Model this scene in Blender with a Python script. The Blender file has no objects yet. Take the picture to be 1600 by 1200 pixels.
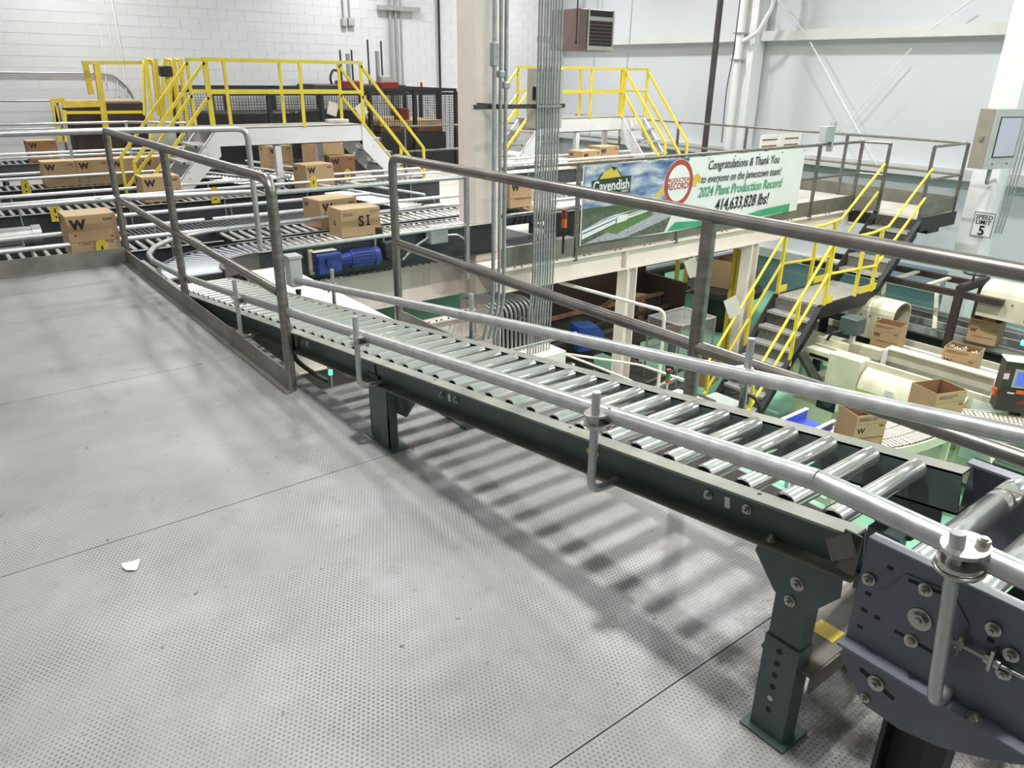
import bpy, bmesh, math, random
from mathutils import Vector, Matrix
random.seed(7)
S = bpy.context.scene
COL = S.collection
PI = math.pi
ORD = ['first', 'second', 'third', 'fourth', 'fifth', 'sixth', 'seventh', 'eighth', 'ninth', 'tenth']

# ------------------------------------------------------------ camera
FPX, PITCH, ROLL, HEAD, EYE = 1170.0, math.radians(22.5), math.radians(0.9), math.radians(38.3), 1.6
_fw = Vector((math.sin(HEAD)*math.cos(PITCH), math.cos(HEAD)*math.cos(PITCH), -math.sin(PITCH)))
_r0 = Vector((math.cos(HEAD), -math.sin(HEAD), 0)); _u0 = _r0.cross(_fw)
_rt = _r0*math.cos(ROLL) + _u0*math.sin(ROLL); _up = _u0*math.cos(ROLL) - _r0*math.sin(ROLL)
CAM = Vector((0, 0, EYE))
cd = bpy.data.cameras.new('camera'); cam = bpy.data.objects.new('camera', cd); COL.objects.link(cam)
cd.sensor_width = 36.0; cd.lens = 36.0*FPX/1600.0; cd.clip_start = 0.05; cd.clip_end = 200
cam.matrix_world = Matrix(((_rt.x, _up.x, -_fw.x, 0), (_rt.y, _up.y, -_fw.y, 0), (_rt.z, _up.z, -_fw.z, EYE), (0, 0, 0, 1)))
S.camera = cam

# ------------------------------------------------------------ world, exposure
W = bpy.data.worlds.new('world'); S.world = W; W.use_nodes = True
W.node_tree.nodes['Background'].inputs[0].default_value = (0.9, 0.95, 1.0, 1)
W.node_tree.nodes['Background'].inputs[1].default_value = 0.3
S.view_settings.view_transform = 'Standard'; S.view_settings.look = 'None'
S.view_settings.gamma = 1.0; S.view_settings.use_curve_mapping = False
S.view_settings.exposure = -0.22
LIGHT_W = 190.0
LIGHTS = [(1.05, -3.8), (1.05, 1.6), (2.4, 6.4), (3.0, 12.2), (3.0, 16.2), (-4.5, 8.0), (-4.5, 14.5), (8.4, -3.8), (8.4, 1.7), (8.4, 6.4), (8.4, 12.2), (8.8, 16.0), (13.4, -3.0), (13.4, 2.4), (13.4, 7.2), (13.2, 12.0), (13.4, 16.0)]
LAMP_Z = 4.92
for lx, ly in LIGHTS:
    ld = bpy.data.lights.new('high_bay_light', 'AREA'); ld.shape = 'RECTANGLE'; ld.size = 0.26; ld.size_y = 0.26
    ld.energy = LIGHT_W*(1.35 if (lx, ly) == (1.05, 1.6) else .5 if lx < 1.5 else .62 if (lx, ly) == (2.4, 6.4) else 2.0 if 8 < lx < 9 and ly < 8 else .72 if lx > 13 and ly > 1 else .8); ld.spread = math.radians(160); ld.color = (1.0, 0.988, 0.972)
    lo = bpy.data.objects.new('high_bay_light', ld); COL.objects.link(lo); lo.location = (lx, ly, LAMP_Z-.02)
    ud = bpy.data.lights.new('added_ceiling_fill', 'AREA'); ud.size = 0.4; ud.energy = LIGHT_W*.22; ud.color = (1.0, .99, .97)   # added upward fill to brighten ceiling and rollers; the fixture has no upper opening
    uo = bpy.data.objects.new('added_ceiling_fill', ud); COL.objects.link(uo); uo.location = (lx, ly, LAMP_Z+.12); uo.rotation_euler = (PI, 0, 0)

# ------------------------------------------------------------ helpers
def ray(px, py):
    return _fw + _rt*((px-800)/FPX) - _up*((py-600)/FPX)
def at(px, py, X=None, Y=None, Z=None):
    d = ray(px, py)
    if X is not None: t = (X-CAM.x)/d.x
    elif Y is not None: t = (Y-CAM.y)/d.y
    else: t = (Z-CAM.z)/d.z
    return CAM + d*t

class MB:
    def __init__(s): s.v = []; s.f = []; s.sm = []; s.mi = []; s.cur = 0
    def add(s, vs, fs, smooth=False):
        b = len(s.v); s.v += [tuple(v) for v in vs]
        for f in fs: s.f.append([b+i for i in f]); s.sm.append(smooth); s.mi.append(s.cur)
        return s
    def box(s, a, b):
        x0, x1 = sorted((a[0], b[0])); y0, y1 = sorted((a[1], b[1])); z0, z1 = sorted((a[2], b[2]))
        return s.add([(x0,y0,z0),(x1,y0,z0),(x1,y1,z0),(x0,y1,z0),(x0,y0,z1),(x1,y0,z1),(x1,y1,z1),(x0,y1,z1)],
              [(0,3,2,1),(4,5,6,7),(0,1,5,4),(1,2,6,5),(2,3,7,6),(3,0,4,7)])
    def cbox(s, c, d):
        return s.box((c[0]-d[0]/2, c[1]-d[1]/2, c[2]-d[2]/2), (c[0]+d[0]/2, c[1]+d[1]/2, c[2]+d[2]/2))
    def bbox(s, a, b, e):   # box with chamfered vertical & top edges
        x0, x1 = sorted((a[0], b[0])); y0, y1 = sorted((a[1], b[1])); z0, z1 = sorted((a[2], b[2]))
        def ring(i, z): return [(x0+i,y0,z),(x1-i,y0,z),(x1,y0+i,z),(x1,y1-i,z),(x1-i,y1,z),(x0+i,y1,z),(x0,y1-i,z),(x0,y0+i,z)]
        def ring2(i, z): return [(x0+2*i,y0+i,z),(x1-2*i,y0+i,z),(x1-i,y0+2*i,z),(x1-i,y1-2*i,z),(x1-2*i,y1-i,z),(x0+2*i,y1-i,z),(x0+i,y1-2*i,z),(x0+i,y0+2*i,z)]
        vs = ring2(e, z0)+ring(e, z0+e)+ring(e, z1-e)+ring2(e, z1)
        fs = [tuple(range(7,-1,-1)), tuple(range(24,32))]
        for k in range(3):
            for i in range(8):
                j = (i+1) % 8; fs.append((k*8+i, k*8+j, k*8+8+j, k*8+8+i))
        return s.add(vs, fs)
    def prism(s, pts, d):   # pts: list of 3D points (planar), d: extrusion vector
        n = len(pts); P = [Vector(p) for p in pts]; D = Vector(d)
        vs = P + [p+D for p in P]
        fs = [tuple(range(n-1, -1, -1)), tuple(range(n, 2*n))]
        for i in range(n):
            j = (i+1) % n; fs.append((i, j, n+j, n+i))
        return s.add(vs, fs)
    def cyl(s, p0, p1, r, n=12, r1=None, caps=True):
        p0 = Vector(p0); p1 = Vector(p1); d = (p1-p0).normalized()
        a = d.orthogonal().normalized(); b = d.cross(a); r1 = r if r1 is None else r1
        c = [a*math.cos(2*PI*i/n)+b*math.sin(2*PI*i/n) for i in range(n)]
        A = [p0+q*r for q in c]; B = [p1+q*r1 for q in c]
        s.add(A+B, [(i, (i+1) % n, n+(i+1) % n, n+i) for i in range(n)], True)
        if caps: s.add(A, [tuple(range(n-1, -1, -1))]); s.add(B, [tuple(range(n))])
        return s
    def tube(s, pts, r, n=10, bend=0.0, caps=True):
        P = [Vector(p) for p in pts]
        if bend > 0 and len(P) > 2:
            Q = [P[0]]
            for i in range(1, len(P)-1):
                a = (P[i-1]-P[i]); b = (P[i+1]-P[i]); k = min(bend, a.length*0.48, b.length*0.48)
                A = P[i]+a.normalized()*k; B = P[i]+b.normalized()*k
                for t in (0, .25, .5, .75, 1): Q.append(A*(1-t)**2+P[i]*2*t*(1-t)+B*t*t)
            Q.append(P[-1]); P = Q
        m = len(P); rings = []; prev = None
        for i in range(m):
            if i == 0: t = P[1]-P[0]
            elif i == m-1: t = P[-1]-P[-2]
            else: t = (P[i+1]-P[i]).normalized()+(P[i]-P[i-1]).normalized()
            t = t.normalized() if t.length > 1e-9 else Vector((0,0,1))
            a = t.orthogonal().normalized() if prev is None else (prev-t*prev.dot(t)).normalized()
            prev = a; b = t.cross(a)
            k = 1.0
            if 0 < i < m-1:
                cs = t.dot((P[i+1]-P[i]).normalized()); k = 1/max(cs, .5)
            rings.append([P[i]+(a*math.cos(2*PI*j/n)+b*math.sin(2*PI*j/n))*r*(k if False else 1) for j in range(n)])
        vs = [v for q in rings for v in q]; fs = []
        for i in range(m-1):
            for j in range(n): fs.append((i*n+j, i*n+(j+1) % n, (i+1)*n+(j+1) % n, (i+1)*n+j))
        s.add(vs, fs, True)
        if caps: s.add(rings[0], [tuple(range(n-1, -1, -1))]); s.add(rings[-1], [tuple(range(n))])
        return s
    def bar(s, p0, p1, w, h, up=(0,0,1)):   # rectangular bar, w sideways, h along up
        p0 = Vector(p0); p1 = Vector(p1); d = (p1-p0).normalized(); u = Vector(up)
        if abs(d.dot(u)) > .99: u = Vector((0,1,0))
        sd = d.cross(u).normalized(); u = sd.cross(d)
        q = [sd*(-w/2)-u*(h/2), sd*(w/2)-u*(h/2), sd*(w/2)+u*(h/2), sd*(-w/2)+u*(h/2)]
        return s.add([p0+x for x in q]+[p1+x for x in q], [(0,3,2,1),(4,5,6,7),(0,1,5,4),(1,2,6,5),(2,3,7,6),(3,0,4,7)])
    def angle(s, pts):  return s
    def sheet(s, top, bot, n=1): return s
    def mesh(s, name, mats, off=(0,0,0)):
        me = bpy.data.meshes.new(name)
        ox, oy, oz = off
        me.from_pydata([(x-ox, y-oy, z-oz) for x, y, z in s.v], [], s.f)
        for m in (mats if isinstance(mats, (list, tuple)) else [mats]): me.materials.append(m)
        me.polygons.foreach_set('use_smooth', s.sm); me.polygons.foreach_set('material_index', s.mi)
        bm = bmesh.new(); bm.from_mesh(me); bmesh.ops.recalc_face_normals(bm, faces=bm.faces); bm.to_mesh(me); bm.free()
        me.update(); return me

def link(name, me, parent=None, loc=None):
    o = bpy.data.objects.new(name, me); COL.objects.link(o)
    if parent is not None: o.parent = parent
    if loc is not None: o.location = loc
    return o
def tag(o, label=None, cat=None, group=None, kind=None):
    if label: o['label'] = label
    if cat: o['category'] = cat
    if group: o['group'] = group
    if kind: o['kind'] = kind
    return o
def thing(name, label, cat, loc=(0,0,0), group=None, rot=None):
    o = bpy.data.objects.new(name, None); COL.objects.link(o); o.location = loc; o.empty_display_size = .1
    if rot: o.rotation_euler = rot
    return tag(o, label, cat, group)
def wloc(o):
    l = Vector(o.location)
    while o.parent: o = o.parent; l += Vector(o.location)
    return l
def part(root, name, mb, m, local=False, label=None, kind=None):
    me = mb.mesh(name, m, (0,0,0) if local else wloc(root))
    o = link(name, me, root)
    if label: o['label'] = label
    if kind: o['kind'] = kind
    return o
def solo(name, mb, m, label, cat, group=None, base=None):
    if base is None:
        xs = [v[0] for v in mb.v]; ys = [v[1] for v in mb.v]; zs = [v[2] for v in mb.v]
        base = ((min(xs)+max(xs))/2, (min(ys)+max(ys))/2, min(zs))
    o = link(name, mb.mesh(name, m, base), None, base); return tag(o, label, cat, group)
def struct(name, mb, m):
    o = link(name, mb.mesh(name, m)); o['kind'] = 'structure'; return o

# ------------------------------------------------------------ materials
def lin(h):
    h = h.lstrip('#'); r = [int(h[i:i+2], 16)/255 for i in (0, 2, 4)]
    return tuple((c/12.92 if c <= .04045 else ((c+.055)/1.055)**2.4) for c in r)
def mat(name, col, rough=.5, metal=0.0, var=.12, scale=6.0, bump=0.0, bscale=60.0, stretch=None, col2=None, spec=.5, emit=0, rvar=0.0):
    m = bpy.data.materials.new(name); m.use_nodes = True; nt = m.node_tree; N = nt.nodes; L = nt.links
    b = N['Principled BSDF']; c = lin(col)
    b.inputs['Roughness'].default_value = rough; b.inputs['Metallic'].default_value = metal
    b.inputs['Specular IOR Level'].default_value = spec
    tc = N.new('ShaderNodeTexCoord'); src = tc.outputs['Object']
    if stretch:
        mp = N.new('ShaderNodeMapping'); mp.inputs['Scale'].default_value = stretch; L.new(src, mp.inputs[0]); src = mp.outputs[0]
    nz = N.new('ShaderNodeTexNoise'); nz.inputs['Scale'].default_value = scale; nz.inputs['Detail'].default_value = 4; L.new(src, nz.inputs['Vector'])
    rp = N.new('ShaderNodeValToRGB'); rp.color_ramp.elements[0].position = .3; rp.color_ramp.elements[1].position = .72
    c2 = lin(col2) if col2 else tuple(x*(1-var) for x in c)
    c1 = c if col2 else tuple(min(1, x*(1+var*.6)) for x in c)
    rp.color_ramp.elements[0].color = (*c2, 1); rp.color_ramp.elements[1].color = (*c1, 1)
    L.new(nz.outputs['Fac'], rp.inputs[0]); L.new(rp.outputs[0], b.inputs['Base Color'])
    if rvar:
        mr = N.new('ShaderNodeMapRange'); mr.inputs[3].default_value = rough-rvar; mr.inputs[4].default_value = rough+rvar
        L.new(nz.outputs['Fac'], mr.inputs[0]); L.new(mr.outputs[0], b.inputs['Roughness'])
    if bump:
        n2 = N.new('ShaderNodeTexNoise'); n2.inputs['Scale'].default_value = bscale; L.new(src, n2.inputs['Vector'])
        bp = N.new('ShaderNodeBump'); bp.inputs['Strength'].default_value = bump; bp.inputs['Distance'].default_value = .01
        L.new(n2.outputs['Fac'], bp.inputs['Height']); L.new(bp.outputs[0], b.inputs['Normal'])
    if emit:
        b.inputs['Emission Color'].default_value = (*c, 1); b.inputs['Emission Strength'].default_value = emit
    return m

def deck_material():
    m = bpy.data.materials.new('dimpled_deck'); m.use_nodes = True; nt = m.node_tree; N = nt.nodes; L = nt.links
    b = N['Principled BSDF']; b.inputs['Metallic'].default_value = .15; b.inputs['Roughness'].default_value = .48
    geo = N.new('ShaderNodeNewGeometry')
    def math_(op, a, bb=None, c=None):
        n = N.new('ShaderNodeMath'); n.operation = op
        for i, x in enumerate((a, bb, c)):
            if x is None: continue
            if isinstance(x, (int, float)): n.inputs[i].default_value = x
            else: L.new(x, n.inputs[i])
        return n.outputs[0]
    sp = N.new('ShaderNodeSeparateXYZ'); L.new(geo.outputs['Position'], sp.inputs[0])
    s = .0145
    u = math_('DIVIDE', sp.outputs['X'], s); v = math_('DIVIDE', sp.outputs['Y'], s*.9)
    row = math_('FLOOR', v); half = math_('MULTIPLY', math_('MODULO', math_('ABSOLUTE', row), 2.0), .5)
    fu = math_('SUBTRACT', math_('FRACT', math_('ADD', u, half)), .5); fv = math_('SUBTRACT', math_('FRACT', v), .5)
    d = math_('SQRT', math_('ADD', math_('MULTIPLY', fu, fu), math_('MULTIPLY', fv, fv)))
    dot = N.new('ShaderNodeMapRange'); dot.inputs[1].default_value = .18; dot.inputs[2].default_value = .29; dot.inputs[3].default_value = 1; dot.inputs[4].default_value = 0
    L.new(d, dot.inputs[0])
    def noise(sc, det=5, rough=.6):
        n = N.new('ShaderNodeTexNoise'); n.inputs['Scale'].default_value = sc; n.inputs['Detail'].default_value = det; n.inputs['Roughness'].default_value = rough
        L.new(geo.outputs['Position'], n.inputs['Vector']); return n.outputs['Fac']
    def ramp(x, p0, p1, c0, c1):
        r = N.new('ShaderNodeValToRGB'); r.color_ramp.elements[0].position = p0; r.color_ramp.elements[1].position = p1
        r.color_ramp.elements[0].color = (*c0, 1); r.color_ramp.elements[1].color = (*c1, 1); L.new(x, r.inputs[0]); return r.outputs[0]
    def mix(f, a, bb, bt='MIX'):
        n = N.new('ShaderNodeMix'); n.data_type = 'RGBA'; n.blend_type = bt
        if isinstance(f, (int, float)): n.inputs[0].default_value = f
        else: L.new(f, n.inputs[0])
        for i, x in ((6, a), (7, bb)):
            if isinstance(x, tuple): n.inputs[i].default_value = (*x, 1)
            else: L.new(x, n.inputs[i])
        return n.outputs[2]
    base = ramp(noise(1.3, 6), .35, .68, lin('#868583'), lin('#9d9d9d'))
    stain = N.new('ShaderNodeMapRange'); stain.inputs[1].default_value = .56; stain.inputs[2].default_value = .70; L.new(noise(5.0, 8, .7), stain.inputs[0])
    base = mix(math_('MULTIPLY', stain.outputs[0], .45), base, lin('#77706a'))
    wear = N.new('ShaderNodeMapRange'); wear.inputs[1].default_value = .40; wear.inputs[2].default_value = .62; wear.inputs[3].default_value = .25; wear.inputs[4].default_value = .85; L.new(noise(2.2, 3), wear.inputs[0])
    dm = math_('MULTIPLY', dot.outputs[0], wear.outputs[0])
    base = mix(dm, base, lin('#4f4b46'))
    fl = N.new('ShaderNodeMapRange'); fl.inputs[1].default_value = .70; fl.inputs[2].default_value = .74; L.new(noise(24, 3, .55), fl.inputs[0])
    base = mix(math_('MULTIPLY', fl.outputs[0], .8), base, lin('#4a4642'))
    def sstep(x, a, bb):
        n = N.new('ShaderNodeMapRange'); n.interpolation_type = 'SMOOTHSTEP'; n.inputs[1].default_value = a; n.inputs[2].default_value = bb; L.new(x, n.inputs[0]); return n.outputs[0]
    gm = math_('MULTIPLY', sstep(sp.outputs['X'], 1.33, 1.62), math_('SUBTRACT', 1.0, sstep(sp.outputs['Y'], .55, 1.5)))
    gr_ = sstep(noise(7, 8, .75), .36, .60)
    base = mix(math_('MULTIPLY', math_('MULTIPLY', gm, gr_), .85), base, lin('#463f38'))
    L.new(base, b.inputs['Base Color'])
    rr = N.new('ShaderNodeMapRange'); rr.inputs[3].default_value = .36; rr.inputs[4].default_value = .6; L.new(noise(3, 4), rr.inputs[0]); L.new(rr.outputs[0], b.inputs['Roughness'])
    bp = N.new('ShaderNodeBump'); bp.inputs['Strength'].default_value = .5; bp.inputs['Distance'].default_value = .002; bp.invert = True
    L.new(dot.outputs[0], bp.inputs['Height']); L.new(bp.outputs[0], b.inputs['Normal'])
    return m

def hole_material(name, col, hole, s, r0, axes=(0, 1), metal=.5, rough=.5):
    """metal sheet with a regular pattern of punched holes / expanded openings printed as colour"""
    m = bpy.data.materials.new(name); m.use_nodes = True; nt = m.node_tree; N = nt.nodes; L = nt.links
    b = N['Principled BSDF']; b.inputs['Metallic'].default_value = metal; b.inputs['Roughness'].default_value = rough
    tc = N.new('ShaderNodeTexCoord'); mp = N.new('ShaderNodeMapping'); mp.inputs['Scale'].default_value = (1/s,)*3; L.new(tc.outputs['Object'], mp.inputs[0])
    v = N.new('ShaderNodeTexVoronoi'); v.inputs['Scale'].default_value = 1; v.inputs['Randomness'].default_value = .15; L.new(mp.outputs[0], v.inputs['Vector'])
    r = N.new('ShaderNodeValToRGB'); r.color_ramp.elements[0].position = r0; r.color_ramp.elements[1].position = r0+.08
    r.color_ramp.elements[0].color = (*lin(hole), 1); r.color_ramp.elements[1].color = (*lin(col), 1); L.new(v.outputs['Distance'], r.inputs[0]); L.new(r.outputs[0], b.inputs['Base Color'])
    return m

M = {}
M['deck'] = deck_material()
M['kick'] = mat('worn_steel', '#8d8a83', .5, .55, .3, 5, .05, 40, rvar=.1)
M['rail'] = mat('brushed_steel', '#86827b', .34, .85, .3, 9, stretch=(1,1,4), rvar=.08)
M['railwarm'] = mat('stainless_tube', '#87837d', .34, .85, .25, 6, rvar=.08)
M['galv'] = mat('galvanised_pipe', '#b0b1b1', .36, .65, .16, 22, rvar=.1)
M['galvw'] = mat('bright_pipe', '#d6d7d6', .42, .35, .1, 20)
M['roller'] = mat('zinc_roller', '#eeebe9', .17, .86, .05, 4, rvar=.04)
M['rollerd'] = mat('roller_end', '#2c2c2c', .6, .2)
M['green'] = mat('green_grey_paint', '#4a5956', .42, .1, .18, 7)
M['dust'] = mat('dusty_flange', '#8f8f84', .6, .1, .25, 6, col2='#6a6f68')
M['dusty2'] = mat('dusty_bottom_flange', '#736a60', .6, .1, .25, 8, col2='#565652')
M['slate'] = mat('slate_blue_paint', '#626670', .42, .12, .14, 9)
M['slated'] = mat('dark_slate_paint', '#3a3c42', .45, .12, .2, 9)
M['black'] = mat('black_paint', '#1a1a1b', .5, 0, .3, 6)
M['dkgrey'] = mat('dark_grey', '#333433', .55, 0, .3, 6)
M['bolt'] = mat('bolt_steel', '#b4b1aa', .3, .85, .2, 30)
M['slot'] = mat('slot_dark', '#141418', .7)
M['yellow'] = mat('yellow_paint', '#dfca42', .42, 0, .1, 8)
M['yellowd'] = mat('amber_yellow_paint', '#cfb640', .45, 0, .15, 8)
M['white'] = mat('white_paint', '#e2e2e2', .45, 0, .05, 3)
M['cream'] = mat('cream_steel_paint', '#e6dcd2', .5, 0, .06, 4)
M['creamd'] = mat('ivory_machine_paint', '#d8d4be', .45, 0, .14, 4, col2='#c2bda2')
M['greencover'] = mat('yellow_green_cover', '#8fa85a', .5, 0, .12, 4)
M['wall'] = mat('white_wall_panel', '#cbcfd4', .55, 0, .03, .6)
M['block'] = mat('white_painted_block', '#c8cacc', .6, 0, .03, 1.4, .05, 30)
M['mortar'] = mat('painted_joint', '#c6c8ca', .7, 0, .05, 3)
M['ledge'] = mat('ledge_paint', '#cdcecb', .5, 0, .04, 2)
M['floor'] = mat('green_epoxy', '#93cfb0', .38, 0, .14, .9, rvar=.1)
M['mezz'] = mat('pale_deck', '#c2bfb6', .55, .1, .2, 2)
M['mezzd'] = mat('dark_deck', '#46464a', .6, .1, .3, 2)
M['card'] = mat('cardboard', '#ab8f6b', .75, 0, .08, 5)
M['cardl'] = mat('cardboard_light', '#c0a782', .75, 0, .06, 5)
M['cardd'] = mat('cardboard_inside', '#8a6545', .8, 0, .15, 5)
M['ink'] = mat('print_ink', '#2b1d17', .7)
M['inkl'] = mat('faint_print', '#6a4a35', .7)
M['blue'] = mat('blue_motor', '#2f3f86', .4, .1, .2, 20)
M['navy'] = mat('navy_panel', '#23407f', .45, 0, .15, 8)
M['grey'] = mat('grey_enclosure', '#a6aaa6', .5, .2, .08, 6)
M['beige'] = mat('beige_enclosure', '#b9b5a6', .5, 0, .08, 6)
M['taupe'] = mat('taupe_heater', '#6a5953', .5, .1, .08, 6)
M['brown'] = mat('brown_chocolate', '#33261f', .7, 0, .2, 3)
M['rust'] = mat('rusty_brown', '#8a5f45', .65, .1, .3, 8, col2='#5b4033')
M['olive'] = mat('dark_olive', '#3f433a', .55, .05, .3, 5, col2='#2b2a26')
M['dbrown'] = mat('dark_brown_frame', '#3d332e', .6, .1, .35, 6)
M['paper'] = mat('paper', '#d2cfc7', .7, 0, .05, 8)
M['pole'] = mat('dark_pole', '#4a4643', .45, .4, .2, 8)
M['sign'] = mat('sign_white', '#dfe0dc', .45, 0, .03, 6)
M['signk'] = mat('sign_black', '#202022', .5)
M['red'] = mat('red_lens', '#7a2a28', .35)
M['orange'] = mat('orange_lens', '#c8622e', .35)
M['glensd'] = mat('green_lens', '#1f8b58', .35)
M['glow'] = mat('green_lamp', '#66f0c8', .3, emit=1.3)
M['screen'] = mat('screen_blue', '#4a62c0', .25, emit=.8)
M['lcd'] = mat('lcd_grey', '#a9abb8', .22, 0, .06, 3)
M['tread'] = hole_material('open_tread', '#b4b4b2', '#4a4a4a', .028, .26, metal=.6, rough=.45)
M['riser'] = hole_material('expanded_riser', '#77766f', '#161616', .030, .40, metal=.4, rough=.5)
M['grating'] = hole_material('bar_grating', '#b8b6ae', '#4c4a46', .035, .3, metal=.5, rough=.5)
M['perf'] = mat('tread_nosing', '#c9cac8', .4, .5, .15, 40)
M['chain'] = mat('white_slat', '#c6beb2', .5, 0, .08, 12)
M['ceil'] = mat('ceiling_white', '#e4e5e6', .7, 0, .04, 1)
M['lamp'] = mat('lamp_diffuser', '#ffffff', .5, emit=4)
M['bluebin'] = mat('blue_plastic', '#3f55b8', .4, 0, .1, 6)
M['wrap'] = mat('bubble_wrap', '#c3cede', .3, 0, .3, 26, .3, 50, col2='#a9b9d6')
M['hose'] = mat('tan_hose', '#8d8468', .6, 0, .15, 10)
M['teal'] = mat('banner_green', '#3f9a70', .5, 0, .12, 10)
M['bannerw'] = mat('banner_vinyl', '#dcdedb', .4, 0, .04, 3)
M['olivekick'] = mat('olive_toe_plate', '#7d7b70', .5, .4, .22, 4)
g = bpy.data.materials.new('clear_guard'); g.use_nodes = True
gb = g.node_tree.nodes['Principled BSDF']; gb.inputs['Base Color'].default_value = (.32, .34, .32, 1); gb.inputs['Roughness'].default_value = .35; gb.inputs['Alpha'].default_value = .22; gb.inputs['Metallic'].default_value = 0
M['glass'] = g

_tm = {}
def text_mesh(txt, size, mat_, bold=0.0, shear=0.0, align='LEFT', sx=1.0, extrude=.0006, space=1.0, line=1.0):
    key = (txt, size, mat_.name, bold, shear, align, sx, space)
    if key in _tm: return _tm[key]
    cu = bpy.data.curves.new('t', 'FONT'); cu.body = txt; cu.size = size; cu.align_x = align; cu.offset = bold*size; cu.shear = shear
    cu.extrude = extrude; cu.space_character = space; cu.space_line = line; cu.resolution_u = 2
    o = bpy.data.objects.new('t', cu); COL.objects.link(o); bpy.context.view_layer.update()
    dg = bpy.context.evaluated_depsgraph_get(); me = bpy.data.meshes.new_from_object(o.evaluated_get(dg), depsgraph=dg)
    bpy.data.objects.remove(o); bpy.data.curves.remove(cu)
    for v in me.vertices: v.co.x *= sx
    me.materials.clear(); me.materials.append(mat_); me.name = 'lettering'; _tm[key] = me
    return me
def text_on(parent, name, txt, size, m, loc, xdir, ydir, **k):
    """put lettering on a face: loc local to parent, xdir/ydir the reading and up directions"""
    me = text_mesh(txt, size, m, **k); o = link(name, me, parent)
    X = Vector(xdir).normalized(); Y = Vector(ydir).normalized(); Z = X.cross(Y)
    mw = Matrix((X, Y, Z)).transposed().to_4x4(); mw.translation = Vector(loc); o.matrix_basis = mw
    return o

# ============================================================ SETTING
GZ, MZ, XW, YB, CZ = -3.2, -0.42, 16.0, 18.0, 5.5     # ground, mezzanine, right wall, back wall, ceiling
XL, YF = -9.0, -7.0
struct('floor', MB().box((5.2, YF, GZ-.1), (XW+.3, YB+.3, GZ)), M['floor'])
struct('floor', MB().box((XL, YF, GZ-.1), (5.2, YB+.3, GZ)), mat('bare_concrete', '#7d7a74', .7, 0, .2, 2))
struct('wall_right', MB().box((XW, YF, GZ), (XW+.2, YB, CZ)), M['wall'])
struct('wall_left', MB().box((XL-.2, YF, GZ), (XL, YB, CZ)), M['wall'])
struct('wall_front', MB().box((XL, YF-.2, GZ), (XW, YF, CZ)), M['wall'])
ceil = struct('ceiling', MB().box((XL, YF, CZ), (XW, YB, CZ+.2)), M['ceil'])
# back wall of painted concrete block: recessed joints, blocks proud
wb = struct('wall_back', MB().box((XL, YB, GZ), (XW, YB+.25, CZ)), M['mortar'])
blk = MB().box((-.1975, -.005, -.0975), (.1975, .0, .0975)).mesh('block', M['block'])
spots = []
for r in range(0, 27):
    z = -.42 + .1 + r*.2
    for c in range(-8, 62):
        x = -1.0 + c*.4 + (.2 if r % 2 else 0)
        if -1.5 < x < 15.7: spots.append((x, z))
spots.sort(key=lambda p: (p[0]-2.5)**2+1.5*(p[1]-1.4)**2)
for x, z in spots[:290]: link('block', blk, wb, (x, YB, z))
mb = MB()
for x, z in spots[290:]: mb.box((x-.1975, YB-.005, z-.0975), (x+.1975, YB, z+.0975))
part(wb, 'block_courses', mb, M['block'], kind='stuff')
# wall girts (horizontal ledges) of the right wall
for k, z in enumerate((2.36, -.15, -2.35, 4.8)):
    mb = MB().box((XW-.28, YF, z), (XW, YB, z+.20))
    struct('trim_%d' % (k+1), mb, M['ledge'])

struct('trim_5', MB().box((XW-.012, YF, GZ), (XW, YB, -2.36)), mat('blue_grey_dado', '#93a7b4', .55, 0, .05, 2))
# --- upper deck: carrier plus separate plates with open seams (structure > deck_plate)
deck = struct('floor', MB().box((-6.5, -5, -.10), (1.44, 7.30, -.014)).box((1.44, -5, -.10), (2.42, 3.58, -.014)).box((1.95, 3.58, -.10), (2.42, 4.33, -.014)), M['slated'])
ysp = [-5, -2.15, -.55, 1.0, 2.70, 4.345, 5.95, 7.30]
for j in range(len(ysp)-1):
    y0, y1 = ysp[j]+.002, ysp[j+1]-.002
    xs = [-6.5, -3.4, -.35 if j % 2 else -.9, 1.448]
    for i in range(3):
        part(deck, 'deck_plate', MB().box((xs[i]+.001, y0, -.016), (xs[i+1]-.001, y1, 0)), M['deck'])
    if y1 < 2.9:
        part(deck, 'deck_plate', MB().box((1.4485, y0, -.016), (2.42, y1, -.001)), M['deck'])
part(deck, 'deck_plate', MB().box((1.4485, 2.703, -.016), (2.42, 3.58, -.001)), M['deck'])
part(deck, 'deck_plate', MB().box((1.95, 3.583, -.016), (2.42, 4.33, -.001)), M['deck'])
part(deck, 'deck_plate', MB().box((1.4485, 3.9, -.05), (1.505, 7.3, -.002)).box((1.4485, 3.58, -.05), (1.505, 3.9, -.002)), M['deck'])
# kick plates round the deck
def kick(p0, p1, h=.125, t=.008, z0=0.0, m='kick', lip=True, root=None):
    mb = MB(); a = Vector(p0); b = Vector(p1); d = (b-a).normalized(); n = Vector((d.y, -d.x, 0))
    mb.bar((a.x, a.y, z0+h/2), (b.x, b.y, z0+h/2), t, h)
    if lip: mb.bar((a.x+n.x*.018, a.y+n.y*.018, z0+.006), (b.x+n.x*.018, b.y+n.y*.018, z0+.006), .03, .010)
    return mb
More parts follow.
